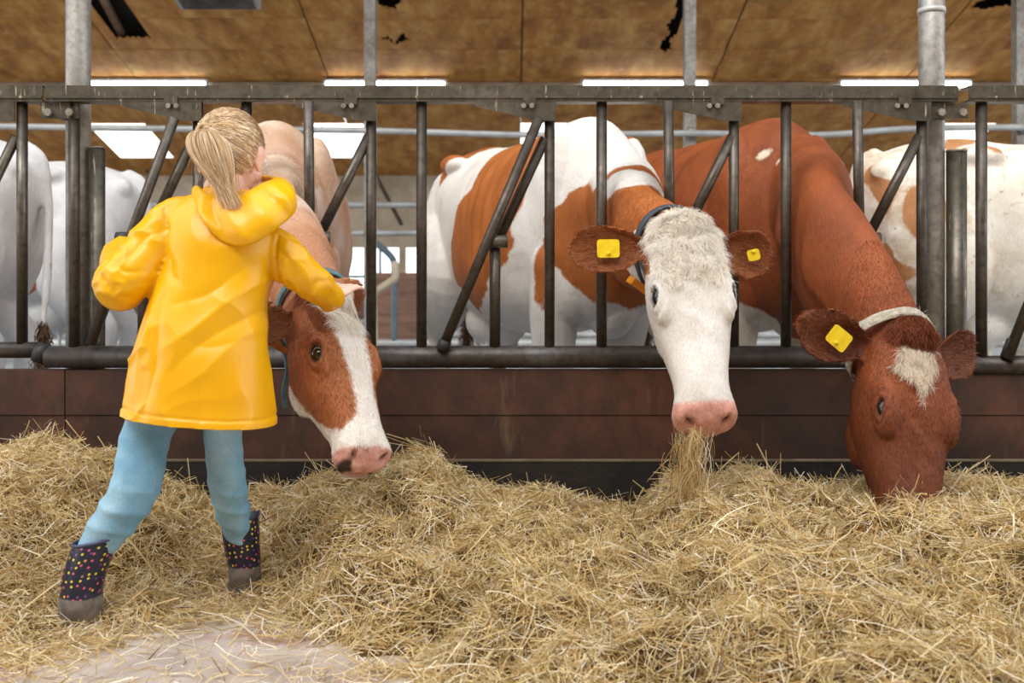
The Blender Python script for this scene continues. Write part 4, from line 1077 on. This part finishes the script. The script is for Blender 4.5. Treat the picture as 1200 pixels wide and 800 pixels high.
# sleeve folds
fold((198, 272), (160, 300), 7, -.008); fold((188, 258), (150, 282), 6, .006); fold((182, 318), (142, 306), 6, -.008); fold((176, 335), (130, 345), 6, .007); fold((170, 346), (128, 322), 5, -.007); fold((150, 290), (134, 330), 6, .006)
fold((332, 290), (352, 330), 6, -.007); fold((345, 300), (372, 346), 6, .005); fold((356, 345), (384, 330), 4, -.005); fold((340, 330), (362, 350), 5, .005)
d += .0035 * fbm(co * np.array([1, 1, .55]), 9, 3, 21)
slv = np.maximum(sm(U, 205, 190), sm(U, 328, 342))                                     # sleeves crumple most
rdg = np.clip(1 - np.abs(fbm(co * np.array([1.0, .8, 1.0]), 11, 3, 23)) * 2.6, 0, 1) ** 2
rd2 = np.clip(1 - np.abs(fbm(co * np.array([1.0, .8, .6]), 6, 2, 25)) * 3.0, 0, 1) ** 2
d += (.0065 * rdg - .002) * slv + .0045 * rd2 * (1 - slv)
# armhole seams: thin pressed lines
for poly in ([(197, 246), (204, 268), (203, 300), (196, 318)], [(328, 276), (327, 300), (330, 332)]):
    for a_, b_ in zip(poly[:-1], poly[1:]):
        a_ = np.array(a_, float); b_ = np.array(b_, float); e = b_ - a_; t_ = np.clip(((U - a_[0]) * e[0] + (Vv - a_[1]) * e[1]) / (e @ e), 0, 1)
        q = np.hypot(U - a_[0] - e[0] * t_, Vv - a_[1] - e[1] * t_); d -= .004 * np.exp(-(q / 1.8) ** 2) * (no[:, 1] < .2)
# hem band
hemv = Vv - 7.5 * (U - 235) / 88; d += .0016 * sm(hemv, 478, 480) - .0022 * np.exp(-((hemv - 477.5) / 1.2) ** 2)
co2 = co + no * d[:, None]; set_co(cme, co2)
bm = bmesh.new(); bm.from_mesh(cme)
def cut(co_, nrm, near=None):
    """slice the coat open: everything beyond the plane (within reach) is removed"""
    co_, nrm = Vector(co_), Vector(nrm).normalized()
    fs = [f for f in bm.faces if near is None or (f.calc_center_median() - co_).length < near]
    gm = list({e for f in fs for e in f.edges}) + list({v_ for f in fs for v_ in f.verts}) + fs
    bmesh.ops.bisect_plane(bm, geom=gm, plane_co=co_, plane_no=nrm, clear_outer=True)
cut(at(236, 490, 2.43), (-.085, 0, -1))
e_ = Vector(sr[-1]) - Vector(sr[-4]); cut(Vector(sr[-1]) + e_.normalized() * .004, e_, .075)
e_ = Vector(sl[-1]) - Vector(sl[-4]); cut(Vector(sl[-1]) + e_.normalized() * .004, e_, .085)
bm.to_mesh(cme); bm.free()
jk = link('raincoat', cme, M['coat'], girl)
m = jk.modifiers.new('thick', 'SOLIDIFY'); m.thickness = .004; m.offset = -1
# hood lying on the back: a gathered bag hanging from the collar
hb = [  # u, v, Y rim polyline of the hood lying open around the neck
    (226, 222, 2.47), (232, 250, 2.385), (252, 273, 2.36), (285, 284, 2.35), (318, 268, 2.36), (342, 246, 2.40), (346, 228, 2.46), (330, 214, 2.54), (300, 208, 2.57)]
R = []
prof = [  # rings from the neck edge outwards over the lying hood to the hem tucked under it
    (0.00, [(231, 219, 2.475), (242, 228, 2.44), (258, 233, 2.425), (276, 232, 2.425), (292, 224, 2.435), (308, 215, 2.465), (318, 211, 2.50), (318, 209, 2.545), (302, 207, 2.585)]),
    (0.1, [(228, 218, 2.47), (239, 229, 2.425), (257, 235, 2.408), (278, 234, 2.405), (297, 225, 2.41), (318, 216, 2.43), (332, 214, 2.465), (330, 210, 2.535), (304, 205, 2.59)]),
    (0.5, [(225, 222, 2.465), (235, 240, 2.405), (255, 251, 2.385), (282, 253, 2.375), (307, 242, 2.378), (331, 230, 2.395), (344, 226, 2.445), (337, 216, 2.535), (305, 208, 2.59)]),
    (0.8, [(226, 226, 2.465), (236, 250, 2.388), (257, 268, 2.368), (285, 273, 2.360), (312, 259, 2.365), (336, 243, 2.39), (347, 236, 2.445), (339, 222, 2.535), (306, 213, 2.59)]),
    (1.0, [(229, 231, 2.467), (240, 258, 2.390), (261, 282, 2.370), (289, 287, 2.362), (315, 273, 2.368), (336, 257, 2.395), (345, 246, 2.448), (336, 229, 2.53), (306, 217, 2.58)]),
    (1.1, [(231, 232, 2.475), (242, 257, 2.402), (262, 279, 2.384), (289, 283, 2.376), (314, 270, 2.382), (333, 254, 2.41), (341, 245, 2.458), (333, 229, 2.53), (305, 218, 2.57)])]
G = []
for _, row in prof: G.append([list(at(*p)) for p in bez(row, 40)])
G = np.array(G)                                            # K,41,3
G = np.array([bez(G[:, j], 24) for j in range(41)]).transpose(1, 0, 2)
gg = G.reshape(-1, 3); nn = fbm(gg, 16, 3, 31); G = (gg + np.stack([nn * .003, nn * .007, nn * .006], 1)).reshape(G.shape)
ui = np.arange(41)[None, :]; ki = np.arange(25)[:, None]
for (uc, wd, am) in ((10, 1.2, -.008), (14, 1.6, .007), (20, 2.0, .007), (23, 1.0, -.009), (26, 1.4, .007), (29, 1.0, -.008), (32, 1.4, .007), (34, .9, -.007), (6, 1.2, .006)):
    G[:, :, 1] -= 1.25 * am * np.exp(-np.abs((ui - uc - (ki - 12) * .25) / wd) ** 1.3) * np.sin(np.pi * ki / 24)
hm = MB()
vs = [Vector(p) for r in G for p in r]; fs = [(i * 41 + j, i * 41 + j + 1, (i + 1) * 41 + j + 1, (i + 1) * 41 + j) for i in range(24) for j in range(40)]
hm.add(vs, fs); ho = hm.build('hood', M['coat'], girl)
m = ho.modifiers.new('thick', 'SOLIDIFY'); m.thickness = .006; m.offset = 0
m = ho.modifiers.new('sub', 'SUBSURF'); m.levels = 1; m.render_levels = 1
# stitched seam on the hood edge, cord hanging at the left hem
MB().tube([Vector(p) for p in G[14]][1:-1], .0016, 6).build('stitching', M['seam'], ho)
MB().tube([Vector(p) for p in bez([at(160, 420, 2.47), at(153, 440, 2.46), at(148, 462, 2.46), at(146, 474, 2.47)], 12)], .0022, 6).build('drawstring', M['orange'], jk)

# ---- jeans: two legs joined at the seat
mb = MB()
mb.tube([at(240, 380, 2.46), at(238, 415, 2.45)], [.10, .10], 24, True)
lp = bez([HIP_L, at(173, 505, 2.43), KN_L, at(127, 620, 2.374), at(112, 642, 2.370), at(104, 660, 2.367)], 40)
mb.tube([Vector(p) for p in lp], np.interp(np.linspace(0, 1, 41), [0, .2, .4, .6, .8, 1], [.070, .059, .058, .050, .041, .036]), 28)
rp = bez([HIP_R, at(261, 505, 2.475), KN_R, at(273, 600, 2.55), at(279, 620, 2.575), at(283, 642, 2.588)], 40)
mb.tube([Vector(p) for p in rp], np.interp(np.linspace(0, 1, 41), [0, .2, .4, .6, .8, 1], [.066, .047, .046, .043, .037, .032]), 28)
jme = remesh(mb, .0050, 4, .5); co = get_co(jme); no = get_no(jme)
d = .003 * fbm(co, 14, 3, 41)
for path, sg in ((lp, 1), (rp, 2)):
    P_ = np.array(path); dist = np.full(len(co), 9.0); par = np.zeros(len(co))
    for k in range(len(P_)):
        q = np.linalg.norm(co - P_[k], axis=1); m_ = q < dist; dist = np.where(m_, q, dist); par = np.where(m_, k / 40, par)
    ang_ = np.arctan2(co[:, 1] - np.interp(par, np.linspace(0, 1, 41), P_[:, 1]), co[:, 0] - np.interp(par, np.linspace(0, 1, 41), P_[:, 0]))
    w_ = (dist < .1)
    zz = co[:, 2] + .02 * np.sin(ang_ * 1.0 + sg) + .008 * fbm(co, 10, 2, sg)
    amp = np.exp(-((par - .52) / .13) ** 2) + .9 * np.exp(-((par - .95) / .12) ** 2) + .45 * np.exp(-((par - .12) / .12) ** 2)
    d += w_ * (.0030 * amp + .0006) * (1 - np.abs(np.sin(zz * 62 + sg * 2 + 1.5 * fbm(co, 6, 2, 43))) * 1.6)
co += no * d[:, None]; set_co(jme, co)
je = link('jeans', jme, M['denim'], girl)

# ---- rubber boots
def boot(top, mid, ank, toe, r_top, label):
    secs = bez([(*top, r_top, r_top * .9), (*mid, r_top * .93, r_top * .86), (*ank, r_top * .84, r_top * .84)], 18)
    n = 32; R = []; uvw = []
    for s_ in secs:
        R.append([Vector((s_[0] + math.cos(a) * s_[3], s_[1] + math.sin(a) * s_[4], s_[2] + .012 * math.cos(a) * (1 if top[0] < -.7 else -.5))) for a in [2 * math.pi * k / n for k in range(n)]])
    ank = Vector(ank); toe = Vector(toe)
    f = toe - ank; f.z = 0; L_ = f.length; f.normalize(); sd = Vector((f.y, -f.x, 0))
    # foot: sections from the heel forwards, blended with the shaft by remeshing would lose the print, so loft downwards
    for k, (drop, grow, fw) in enumerate(((.035, 1.02, .006), (.065, 1.14, .022), (.088, 1.30, .036), (.105, 1.36, .044), (.112, 1.30, .046))):
        z = max(ank.z - drop * (ank.z - .012) / .112, .012); ring = []
        for j in range(n):
            a = 2 * math.pi * j / n; ca, sa = math.cos(a), math.sin(a); w = Vector((ca, sa, 0))
            fr = w.dot(f); la = w.dot(sd); rr = r_top * .86
            ext = rr * (1 + max(fr, 0) * (grow - 1) * 5.2)
            p = Vector((ank.x, ank.y, z)) + f * (fr * ext + (fw - .03) * .3) + sd * (la * rr * (.98 if fr < 0 else .94 + .06 * grow)); ring.append(p)
        R.append(ring)
    mb = MB(); R = R[::-1]; mb.rings(R, cap=False)
    b = len(R[0]); mb.f.append(tuple(range(b - 1, -1, -1)))
    me = mb.mesh('boot'); uvl = me.uv_layers.new(name='UVMap')
    for p_ in me.polygons:
        js = [vi % n for vi in p_.vertices]; wrap = max(js) - min(js) > n / 2
        for li, vi in zip(p_.loop_indices, p_.vertices):
            j = vi % n; j = j + n if (wrap and j < n / 2) else j
            uvl.data[li].uv = (j / n * .30, mb.v[vi][2] * 1.05)
    zz = np.array([p[2] for p in mb.v]); attr(me, 'mud', sm(zz, .095, .045))
    o = link('boot', me, M['boot'], girl)
    m_ = o.modifiers.new('thick', 'SOLIDIFY'); m_.thickness = .005; m_.offset = -1
    MB().tube([R[-1][j] for j in range(n)] + [R[-1][0], R[-1][1]], .0042, 8).build('rim', M['bootrim'], o)
    so = R[0]; ms = MB(); c_ = sum(so, Vector()) / n
    ms.rings([[Vector((c_.x + (p.x - c_.x) * 1.05, c_.y + (p.y - c_.y) * 1.05, z)) for p in so] for z in (.0, .016)]); ms.build('sole', M['sole'], o)
    return o
boot(at(115, 631, 2.372), at(102, 664, 2.366), at(95, 694, 2.36), at(93, 700, 2.52), .058, 'left')
boot(at(281, 607, 2.585), at(284, 640, 2.59), at(287, 662, 2.595), at(296, 664, 2.77), .048, 'right')

# ---- hair: scalp cap, combed strands to the tie, ponytail, loose wisps
capm = MB().ell(HC + HB @ Vector((0, -.010, .016)), (.079, .094, .093), HB, 40, 28)
cm = capm.mesh(); bm = bmesh.new(); bm.from_mesh(cm)
inv = HB.transposed()
def face_side(p):
    q = inv @ (p - HC); return q.y > .030 - max(0, q.z - .02) * -.45 and q.z < .075 or (q.z < -.07) or (q.y > -.012 and q.z < .015)
bmesh.ops.delete(bm, geom=[v_ for v_ in bm.verts if face_side(v_.co)], context='VERTS'); bm.to_mesh(cm); bm.free()
hair = link('hair', cm, M['hairbase'], girl)
m = hair.modifiers.new('thick', 'SOLIDIFY'); m.thickness = .004; m.offset = -1
g = np.random.default_rng(12)
tie_l = np.array([-.030, -.094, .026]); N_ = 5200; K = 10
th = g.random(N_ * 4) * 2 * np.pi; zz = g.random(N_ * 4) * 1.98 - .99
pd = np.stack([np.sqrt(np.clip(1 - zz ** 2, 0, 1)) * np.cos(th), np.sqrt(np.clip(1 - zz ** 2, 0, 1)) * np.sin(th), zz], 1)
rad = np.array([.081, .096, .095]); cen = np.array([0, -.010, .016])
q = pd * rad + cen
ok = ~(((q[:, 1] > .035 + np.maximum(0, q[:, 2] - .02) * .45) & (q[:, 2] < .08)) | (q[:, 2] < -.078) | ((q[:, 1] > -.012) & (q[:, 2] < .018)))
pd = pd[ok][:N_]; N_ = len(pd)
tdir = (tie_l - cen) / rad; tdir /= np.linalg.norm(tdir)
P_ = np.zeros((N_, K, 3)); lift = g.random(N_) * .006
for k in range(K):
    f = k / (K - 1); f2 = f * .97
    dd = pd * (1 - f2)[..., None] + tdir * f2 if False else unit(pd * (1 - f2) + tdir[None] * f2 + 1e-4)
    bulge = 1 + .02 * np.sin(np.pi * f)
    P_[:, k] = cen + dd * rad * (bulge + lift[:, None] * 3 * np.sin(np.pi * f)) + dd * .002
    P_[:, k] += g.normal(0, .0012, (N_, 3))
Bn = np.array(HB)
def to_world(P): return np.array(HC) + P @ Bn.T
Wp = to_world(P_); tang = unit(np.gradient(Wp, axis=1)); nrm = unit(Wp - np.array(HC) + 1e-6); side = unit(np.cross(tang, nrm))
PAL = np.array([srgb(246, 228, 196), srgb(232, 206, 164), srgb(206, 172, 128), srgb(252, 242, 222), srgb(172, 136, 98), srgb(224, 198, 158)])
link('combed_hair', ribbons('combed_hair', Wp, g.uniform(.0012, .0028, N_), side, PAL[g.integers(0, 6, N_)] * g.uniform(.9, 1.25, (N_, 1)), True, .5), M['hair'], hair)['kind'] = 'stuff'
# ponytail
N2 = 2600; K = 14; T0 = to_world(tie_l[None])[0]
end = np.array(at(274, 242, 2.39)); P2 = np.zeros((N2, K, 3))
r0 = np.sqrt(g.random(N2)); a0 = g.random(N2) * 2 * np.pi; ln = g.uniform(.72, 1.1, N2)
back = -np.array(fd); spl = g.normal(0, 1, (N2, 2))
for k in range(K):
    f = k / (K - 1) * ln
    base = T0[None] + back[None] * (.045 * np.sin(np.clip(f * 1.4, 0, 1) * np.pi / 2))[:, None] + (end - T0)[None] * np.array([1, .35, 1])[None] * (f ** 1.35)[:, None]
    wd = .010 + .046 * np.sin(np.clip(f * 1.15, 0, 1) * np.pi) ** .8 * (1 - .25 * f)
    off = np.stack([r0 * np.cos(a0) * wd, r0 * np.sin(a0) * wd * .7, 0 * f], 1)
    wob = np.stack([spl[:, 0] * .010 * f ** 2, spl[:, 1] * .006 * f ** 2, 0 * f], 1)
    P2[:, k] = base + off + wob
tang = unit(np.gradient(P2, axis=1)); sd_ = unit(np.cross(tang, g.normal(0, 1, (N2, 1, 3)) * .5 + np.array([0, 1, 0])))
link('ponytail', ribbons('ponytail', P2, g.uniform(.0013, .0032, N2), sd_, PAL[g.integers(0, 6, N2)] * g.uniform(.9, 1.12, (N2, 1)), True, .3), M['hair'], hair)['kind'] = 'stuff'
MB().tube([Vector(T0) + Vector((math.cos(a) * .014, -.004, math.sin(a) * .014)) for a in np.linspace(0, 2 * math.pi, 16)], .005, 8).build('hair_tie', M['hairbase'], hair)
# loose wisps at nape, temple and crown
N3 = 260; K = 8; P3 = np.zeros((N3, K, 3)); d0 = unit(g.normal(0, 1, (N3, 3)) + np.array([0.25, -.25, -.1])); st = cen + d0 * rad
st = to_world(st); dirn = unit((st - np.array(HC)) * 1.0 + g.normal(0, .05, (N3, 3))); ln = g.uniform(.02, .05, N3)
for k in range(K):
    f = k / (K - 1); P3[:, k] = st + dirn * (ln * f)[:, None] * .55 + np.array([0.1, -.1, -1.0]) * (ln * f * f)[:, None] * .9 + g.normal(0, .0008, (N3, 3))
tang = unit(np.gradient(P3, axis=1)); sd_ = unit(np.cross(tang, g.normal(0, 1, (N3, 1, 3))))
link('loose_wisps', ribbons('loose_wisps', P3, g.uniform(.0006, .0012, N3), sd_, PAL[g.integers(0, 4, N3)], True, .3), M['hair'], hair)['kind'] = 'stuff'
# ================================================================== hay
CR = [(-300, 520), (-100, 515), (0, 513), (60, 508), (100, 518), (140, 525), (190, 552), (240, 588), (290, 572), (335, 560), (400, 552), (440, 536), (480, 522), (510, 518), (545, 546), (590, 550), (635, 544), (652, 552), (672, 570), (705, 580),
      (750, 582), (775, 570), (800, 552), (830, 566), (868, 545), (900, 544), (925, 560), (960, 566), (985, 574), (1004, 550), (1040, 562), (1100, 556), (1140, 560), (1180, 566), (1210, 562), (1300, 550), (1500, 560)]
CR = [(u, v + (16 if 545 <= u <= 780 else 0)) for u, v in CR]
CRX = np.array([(u - 600) * 2.95 / F for u, _ in CR]); CRZ = np.array([CH - (v - V0) * 2.95 / F for _, v in CR])
FT = [(-3, 2.2), (-1.35, 2.05), (-1.0, 2.15), (-.78, 2.42), (-.58, 2.45), (-.42, 2.30), (-.22, 2.0), (.0, 1.75), (.5, 1.5), (3, 1.4)]
FTX = np.array([a for a, _ in FT]); FTY = np.array([b for _, b in FT])
def hay_h(X, Y):
    X = np.asarray(X, float); Y = np.asarray(Y, float); p2 = np.stack([X, Y], 1)
    warp = .05 * fbm(p2, 5, 2, 51)
    c = np.interp(X + warp * .6, CRX, CRZ)
    yf = np.interp(X, FTX, FTY) + .22 * fbm(p2, 3.5, 3, 52)
    f = np.clip((Y - yf) / (2.95 - yf), 0, 1)
    # rises quickly from the foot, then climbs to the crest
    body = c * (.40 * sm(f, 0, .35) + .60 * f ** 1.5)
    back = sm(Y, 3.26, 2.98); h = body * (.30 + .70 * back)
    clump = 1 - np.abs(fbm(p2, 4.2, 3, 53)) * 2.2; fine = fbm(p2, 13, 3, 54)
    m = sm(f, .0, .25)
    h = h * .93 + m * ((.115 * (clump - .62)) * (.25 + .75 * sm(Y, 2.95, 2.7)) + .026 * fine) - m * .012 * sm(Y, 2.7, 2.95)
    # trampled hollows round the boots
    for bx, by, r in ((-1.03, 2.33, .20), (-.92, 2.22, .16), (-.70, 2.58, .14), (-.68, 2.46, .14), (-.78, 2.84, .13)):
        g = np.exp(-(((X - bx) ** 2 + (Y - by) ** 2) / r ** 2)); h = h * (1 - .9 * g)
    return np.maximum(h, -.01)
nx, ny = 330, 110
gx = np.linspace(-3.1, 3.1, nx); gy = np.linspace(1.25, 3.215, ny); GX, GY = np.meshgrid(gx, gy)
GZ = hay_h(GX.ravel(), GY.ravel()) - .012
t = NT('packed_hay'); v = t.coord()
c = t.ramp(t.noise(30, 6, .75, v), [(.3, srgb(58, 42, 20)), (.5, srgb(112, 86, 44)), (.7, srgb(168, 136, 78))])
t.bump(t.noise(60, 5, .75, v), .8, .02); M['haybase'] = t.out(c, .9)
M['hay'] = thin('hay_strands')
hayroot = tag(empty('hay_pile', (0, 2.7, 0)), 'long loose golden hay heap along the foot of the boards', 'hay', kind='stuff')
vs = np.stack([GX.ravel(), GY.ravel(), GZ], 1)
me = bpy.data.meshes.new('hay_mound'); fs = [(j * nx + i, j * nx + i + 1, (j + 1) * nx + i + 1, (j + 1) * nx + i) for j in range(ny - 1) for i in range(nx - 1) if max(GZ[j * nx + i], GZ[j * nx + i + 1], GZ[(j + 1) * nx + i], GZ[(j + 1) * nx + i + 1]) > -.011]
me.from_pydata(vs.tolist(), [], fs); me.update()
link('hay_mound', me, M['haybase'], hayroot)['kind'] = 'stuff'
HPAL = np.array([srgb(240, 222, 178), srgb(226, 202, 148), srgb(202, 172, 114), srgb(248, 238, 214), srgb(160, 128, 78), srgb(214, 198, 148), srgb(186, 164, 110), srgb(253, 248, 234), srgb(120, 92, 52)])
HPW = np.array([.20, .20, .16, .12, .09, .09, .07, .04, .03])
def strands(n, xr, yr, lmin, lmax, wmin, wmax, lift, seed, pitch=.30, dens=None, K=4, curl=.5):
    g = np.random.default_rng(seed)
    X = g.uniform(*xr, n); Y = g.uniform(*yr, n)
    h = hay_h(X, Y); keep = np.ones(n, bool)
    if dens is not None: keep = g.random(n) < dens(X, Y, h)
    X, Y, h = X[keep], Y[keep], h[keep]; n = len(X); e = .02
    hx = (hay_h(X + e, Y) - h) / e; hy = (hay_h(X, Y + e) - h) / e
    nr = unit(np.stack([-hx, -hy, np.ones(n)], 1))
    p2 = np.stack([X, Y], 1)
    a = 2.4 * fbm(p2, 5, 2, 61) * np.pi + g.normal(0, .75, n) + np.where(g.random(n) < .25, g.uniform(0, 6.28, n), 0)
    d = np.stack([np.cos(a), np.sin(a), np.zeros(n)], 1); d = unit(d - nr * (d * nr).sum(1, keepdims=True))
    d = unit(d + nr * g.normal(0, pitch, n)[:, None])
    ln = lmin + (lmax - lmin) * g.random(n) ** 2.0
    c0 = np.stack([X, Y, np.maximum(h, 0) + .002], 1) + nr * (g.random(n) ** 1.5 * lift)[:, None]
    b = unit(np.cross(d, nr)); P = np.zeros((n, K, 3)); bend = g.normal(0, curl, n); bz = g.normal(-.15, .35, n) * curl * 1.2
    for k in range(K):
        s = k / (K - 1) - .5
        P[:, k] = c0 + d * (ln * s)[:, None] + b * (ln * bend * (s * s))[:, None] + nr * (ln * bz * s * s)[:, None]
    P[:, :, 2] = np.maximum(P[:, :, 2], .003)
    P[:, :, 1] = np.minimum(P[:, :, 1], 3.20)
    sd = unit(np.cross(unit(np.gradient(P, axis=1)), unit(nr + g.normal(0, .55, (n, 3)))[:, None, :]))
    col = HPAL[g.choice(len(HPAL), n, p=HPW)] * g.uniform(.85, 1.25, (n, 1))
    return P, g.uniform(wmin, wmax, n), sd, col
def hay_layer(name, *a, **k):
    P, w, sd, col = strands(*a, **k)
    link(name, ribbons(name, P, w, sd, col, True, .55), M['hay'], hayroot)['kind'] = 'stuff'
def inhay(X, Y, h):
    yf = np.interp(X, FTX, FTY); return np.where(h > .012, 1.0, np.clip(.06 + .55 * np.exp(-np.maximum(yf - Y, 0) / .10) * (fbm(np.stack([X, Y], 1), 7, 2, 71) > -.25), 0, 1))
hay_layer('hay_strands', 150000, (-2.4, 2.4), (1.75, 3.20), .030, .13, .0016, .0036, .020, 101, dens=inhay, K=3)
hay_layer('hay_chaff', 70000, (-2.2, 2.2), (1.75, 3.20), .012, .045, .0012, .0030, .014, 102, dens=inhay, K=2)
hay_layer('long_straws', 5000, (-2.3, 2.3), (1.8, 3.18), .10, .22, .0024, .0046, .035, 103, pitch=.42, dens=lambda X, Y, h: np.where(h > .012, 1.0, .12), K=5, curl=.35)
# hay hanging from the white-faced cow's mouth
g = np.random.default_rng(77); n = 420; K = 7
m0 = np.array(at(812, 498, 2.70)); m1 = np.array(at(806, 585, 2.74)); P = np.zeros((n, K, 3))
o0 = g.normal(0, 1, (n, 3)) * np.array([.030, .016, .010]); o1 = g.normal(0, 1, (n, 3)) * np.array([.032, .03, .02]); a = g.uniform(0, .75, n); ln = g.uniform(.25, .6, n); cv = g.normal(0, .012, (n, 3))
for k in range(K):
    s = a + ln * k / (K - 1); s = np.minimum(s, 1.02)
    P[:, k] = m0 + (m1 - m0) * s[:, None] + o0 * (1 - s)[:, None] + o1 * s[:, None] + cv * (np.sin(np.pi * k / (K - 1)))
sd = unit(np.cross(unit(np.gradient(P, axis=1)), g.normal(0, 1, (n, 1, 3))))
w = link('hay_wisp', ribbons('hay_wisp', P, g.uniform(.0012, .003, n), sd, HPAL[g.choice(9, n, p=HPW)], True, .5), M['hay'])
tag(w, 'wisp of hay hanging from the mouth of the white-faced cow', 'hay', kind='stuff')
